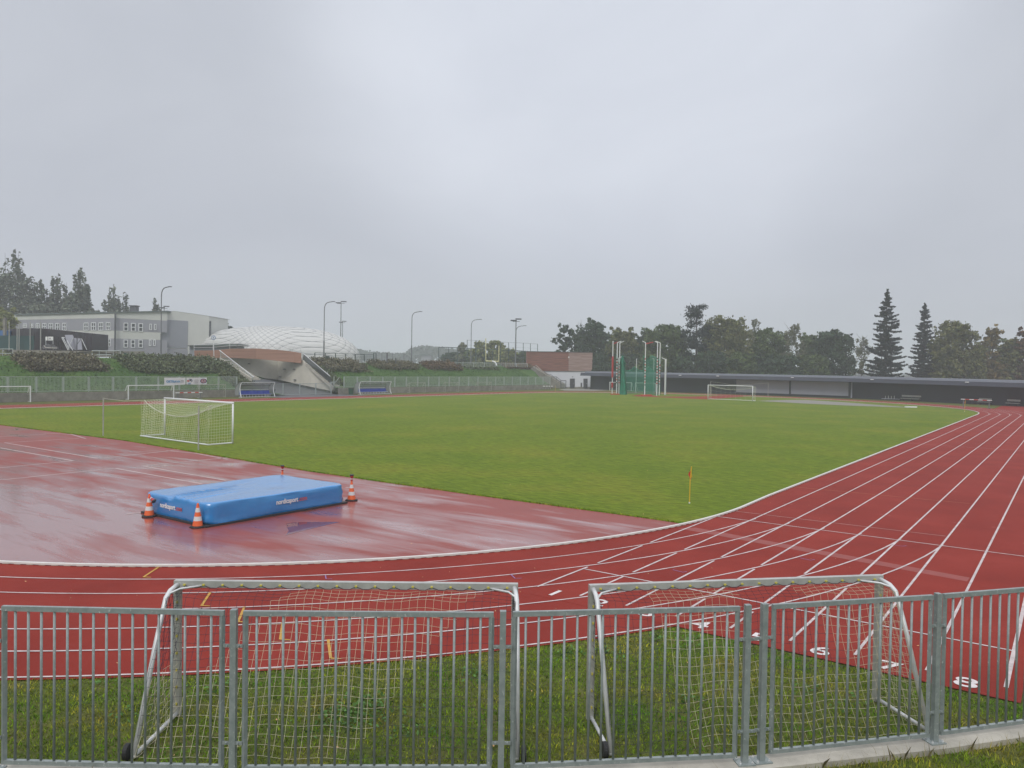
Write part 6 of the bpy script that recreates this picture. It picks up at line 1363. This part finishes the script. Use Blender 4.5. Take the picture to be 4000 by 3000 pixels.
# ------------------------------------------------------------------ hedges on the slope
def slope_z(x): 
    t = np.clip((WX-0.2-x)/(WX-TX), 0, 1); return BZ-0.06+(TZ-BZ)*(0.5*t+0.5*t*t*(3-2*t))
def hedge(label, y0, y1, x0, x1, hgt, leaf, n, seed, taper=0.0):
    rng = np.random.default_rng(seed); t = thing('hedge', label, 'hedge', ((x0+x1)/2, (y0+y1)/2, float(slope_z((x0+x1)/2))), 'low hedges along the top of the slope')
    nh = int(n/22); hy = rng.uniform(y0, y1, nh); u_ = rng.random(nh); s = (hy-y0)/(y1-y0); xa = x0+(x1-x0)*(1-taper*s); hx = xa+(x1-xa)*0+(x0-xa)*u_ if False else x1+(x0-x1)*u_
    hh = hgt*rng.uniform(0.45, 1.0, nh); hz_ = slope_z(hx)+hh*rng.uniform(0.3, 1.0, nh)
    hub = np.stack([hx, hy, hz_], 1); idx = rng.integers(0, nh, n); C = hub[idx]+rng.normal(scale=(0.30, 0.38, 0.20), size=(n, 3)); C[:, 2] = np.maximum(C[:, 2], slope_z(C[:, 0])+0.04)
    global RNG
    RNG = rng; V, F = leaves_np(C-ORG[t], 0.17); tmesh('foliage', V, F, leaf, t)
    mb = MB()
    for k in range(18): q = hub[k]; mb.tube([(q[0], q[1], float(slope_z(q[0]))-0.05), tuple(q)], 0.03, 4)
    mb.build('stems', M['trunk'], t)
ys = lambda px_, x: AX(px_, 1420, x)[1]
hedge('long dark brownish hedge on the slope below the terrace wall', ys(75, -110), ys(385, -110), -107.2, -112.6, 0.9, 'hedge_leaf', 11000, 201)
hedge('long dark green hedge on the slope from the bin to the footbridge', ys(480, -110), ys(850, -110), -106.6, -112.8, 1.1, 'hedge_green', 13000, 202)
hedge('hedge tongue running down the slope beside the left stair', ys(850, -107), ys(945, -105), -101.5, -110.5, 0.9, 'hedge_green', 6500, 203)
hedge('dark hedge between the right stair and the foot of the dome', ys(1225, -111), ys(1398, -111), -107.5, -112.8, 1.2, 'hedge_leaf', 8000, 204)
hedge('small dark hedge running down beside the right stair', ys(1262, -106), ys(1312, -104), -102.0, -108.5, 0.9, 'hedge_green', 3000, 205)
hedge('brown green hedge right of the dome', ys(1452, -111), ys(1612, -111), -108.8, -112.6, 1.1, 'hedge_leaf', 6500, 206)
hedge('rusty brown hedge below the hazy far trees', ys(1650, -111), ys(1780, -111), -108.8, -112.6, 1.15, 'hedge_rust', 6000, 207)
hedge('low dark green hedge below the yellow green trees', ys(1812, -111), ys(1932, -111), -109.4, -112.6, 0.7, 'hedge_green', 4500, 208)
hedge('grey brown hedge next to the clubhouse stair', ys(1968, -112), ys(2058, -112), -110.0, -112.9, 1.0, 'hedge_rust', 4500, 209)
rng = np.random.default_rng(77); n_ = 16000
yy = np.where(rng.random(n_) < 0.55, rng.uniform(cutR0+2, 141, n_), rng.uniform(-10, cutL0-4, n_)); xx = rng.uniform(-112.5, -100.4, n_); C = np.stack([xx, yy, slope_z(xx)+0.12], 1)
RNG = rng; V, F = leaves_np(C, 0.16, 0.35); M['bankblade'] = mat('coarse_slope_grass', (0.075, 0.150, 0.036), 0.85, spec=0.15, col2=(0.045, 0.09, 0.026), nscale=0.3, island=0.4); stuff(link('slope_grass', npmesh('slope_grass', V, F, M['bankblade'])))

# ------------------------------------------------------------------ grass around the near railing
def in_apron(x, y): return (x > 0.2) & (x < 10.1) & (y > -12.5)
def side_of_fence(x, y):                     # distance to the inner side of the railing (positive = stadium side)
    d = np.full(x.shape, 1e9); sg_ = np.zeros(x.shape)
    for a_, b_ in zip(kp[:-1], kp[1:]):
        e = b_-a_; L = np.linalg.norm(e); e = e/L; rx, ry = x-a_[0], y-a_[1]; s = np.clip(rx*e[0]+ry*e[1], 0, L); qx, qy = rx-e[0]*s, ry-e[1]*s; dd = np.hypot(qx, qy); sd_ = -(e[1]*rx-e[0]*ry)
        m_ = dd < d; d = np.where(m_, dd, d); sg_ = np.where(m_, np.sign(sd_), sg_)
    return d*sg_
def blades(name, X, Y, Z, hmin, hmax, wd, m, lean=0.5, seed=1):
    rng = np.random.default_rng(seed); n = len(X); a_ = rng.uniform(0, 2*PI, n); h = rng.uniform(hmin, hmax, n); ln = rng.uniform(0.1, lean, n)*h; b_ = rng.uniform(0, 2*PI, n)
    c = np.stack([X, Y, Z], 1); sdv = np.stack([np.cos(a_), np.sin(a_), np.zeros(n)], 1)*(wd*rng.uniform(0.6, 1.3, n))[:, None]; tp = np.stack([np.cos(b_)*ln, np.sin(b_)*ln, h], 1)
    mid = tp*np.array((0.35, 0.35, 0.6)); V = np.stack([c-sdv, c+sdv, c+mid+sdv*0.7, c+tp, c+mid-sdv*0.7], 1).reshape(-1, 3); F = np.arange(5*n).reshape(n, 5)
    return link(name, npmesh(name, V, F, m))
rng = np.random.default_rng(3); n_ = 330000; X = rng.uniform(-8, 13.5, n_); Y = rng.uniform(-27, -7, n_)
rad = np.hypot(X-NC[0], Y-NC[1]); fd = side_of_fence(X, Y)
k1 = (rad > NR+6*LW+0.10+0.06*np.sin(X*9)*np.sin(Y*7)) & ~in_apron(X, Y) & (fd > 0.2)
stuff(blades('lawn_grass', X[k1], Y[k1], np.full(k1.sum(), -0.02), 0.02, 0.06, 0.0065, M['blade'], 1.5, 4))
k2 = (fd < -0.22) & (fd > -3.2); X2, Y2 = X[k2], Y[k2]; t2 = -fd[k2]-0.19
stuff(blades('bank_grass_blades', X2, Y2, 0.05+0.0423*np.maximum(t2, 0)**2, 0.04, 0.11, 0.006, M['blade'], 0.9, 5))
eP, eX, eY = np.array(edge), [], []
for a_, b_ in zip(eP[:-1], eP[1:]):
    m_ = int(np.linalg.norm(b_-a_)*150); q = rng.random(m_); eX.append(a_[0]+(b_[0]-a_[0])*q); eY.append(a_[1]+(b_[1]-a_[1])*q)
eX, eY = np.concatenate(eX), np.concatenate(eY); eY = eY+0.05+np.abs(rng.normal(scale=0.07, size=len(eY)))-0.06
stuff(blades('pitch_edge_grass', eX, eY, np.full(len(eX), -0.015), 0.03, 0.09, 0.012, M['blade'], 1.2, 8))
# weeds and dry stems
wp = [(1390, 2790), (1330, 2820), (1450, 2770), (1240, 2590), (2700, 2510), (2560, 2500), (2380, 2560), (520, 2780), (3160, 2700), (2720, 2740), (2230, 2560), (820, 2700), (1600, 2860), (3320, 2760), (1850, 2640), (440, 2660)]
Cw = []
for k, q in enumerate(wp):
    g = G(*q); m_ = 150 if k < 3 else 40; sp_ = 0.26 if k < 3 else 0.16
    Cw.append(np.stack([g[0]+rng.normal(scale=sp_, size=m_), g[1]+rng.normal(scale=sp_, size=m_), 0.01+rng.uniform(0, 0.07, m_)], 1))
Cw = np.vstack(Cw); Cw = Cw[(side_of_fence(Cw[:, 0], Cw[:, 1]) > 0.25) & ~in_apron(Cw[:, 0], Cw[:, 1]) & (np.hypot(Cw[:, 0]-NC[0], Cw[:, 1]-NC[1]) > NR+6*LW+0.25)]
RNG = rng; V, F = leaves_np(Cw, 0.035, 0.6, 1.2); stuff(link('weed_patches', npmesh('weed_patches', V, F, M['weed'])))
nd = 2600; s = rng.random(nd); i_ = rng.integers(2, 7, nd); P = fline(-0.24); Pq = P[i_]+(P[i_+1]-P[i_])*s[:, None]; wv = 0.5+0.5*np.sin(Pq[:, 0]*2.3)*np.sin(Pq[:, 0]*0.9+1); kk = rng.random(nd) < wv; Pq = Pq[kk]
stuff(blades('dry_grass_tufts', Pq[:, 0]+rng.normal(scale=0.05, size=len(Pq)), Pq[:, 1]-np.abs(rng.normal(scale=0.06, size=len(Pq))), np.full(len(Pq), 0.03), 0.07, 0.27, 0.0026, M['straw'], 0.9, 6))

rng = np.random.default_rng(41); n_ = 420; X = rng.uniform(-14, 11, n_); Y = rng.uniform(-22, 30, n_); RNG = rng
Cd = np.stack([X, Y, np.full(n_, 0.02)], 1); V, F = leaves_np(Cd, 0.022, 0.6, 4.0); M['debris'] = mat('fallen_leaf', (0.42, 0.25, 0.12), 0.8, island=0.6); stuff(link('fallen_leaves', npmesh('fallen_leaves', V, F, M['debris'])))

# ------------------------------------------------------------------ haze
HX = (-1700, 700); HY = (-500, 2000)
mh = bpy.data.materials.new('haze_air'); mh.use_nodes = True; nt = mh.node_tree; nt.nodes.clear(); ou = nt.nodes.new('ShaderNodeOutputMaterial'); pv = nt.nodes.new('ShaderNodeVolumePrincipled')
pv.inputs['Color'].default_value = (0.91, 0.95, 1.0, 1); pv.inputs['Density'].default_value = 0.00078; pv.inputs['Anisotropy'].default_value = 0.0
nt.links.new(pv.outputs['Volume'], ou.inputs['Volume'])
mb = MB().box(((HX[0]+HX[1])/2, (HY[0]+HY[1])/2, 24.5), (HX[1]-HX[0], HY[1]-HY[0], 53)); hz_o = mb.build('haze', mh); stuff(hz_o)
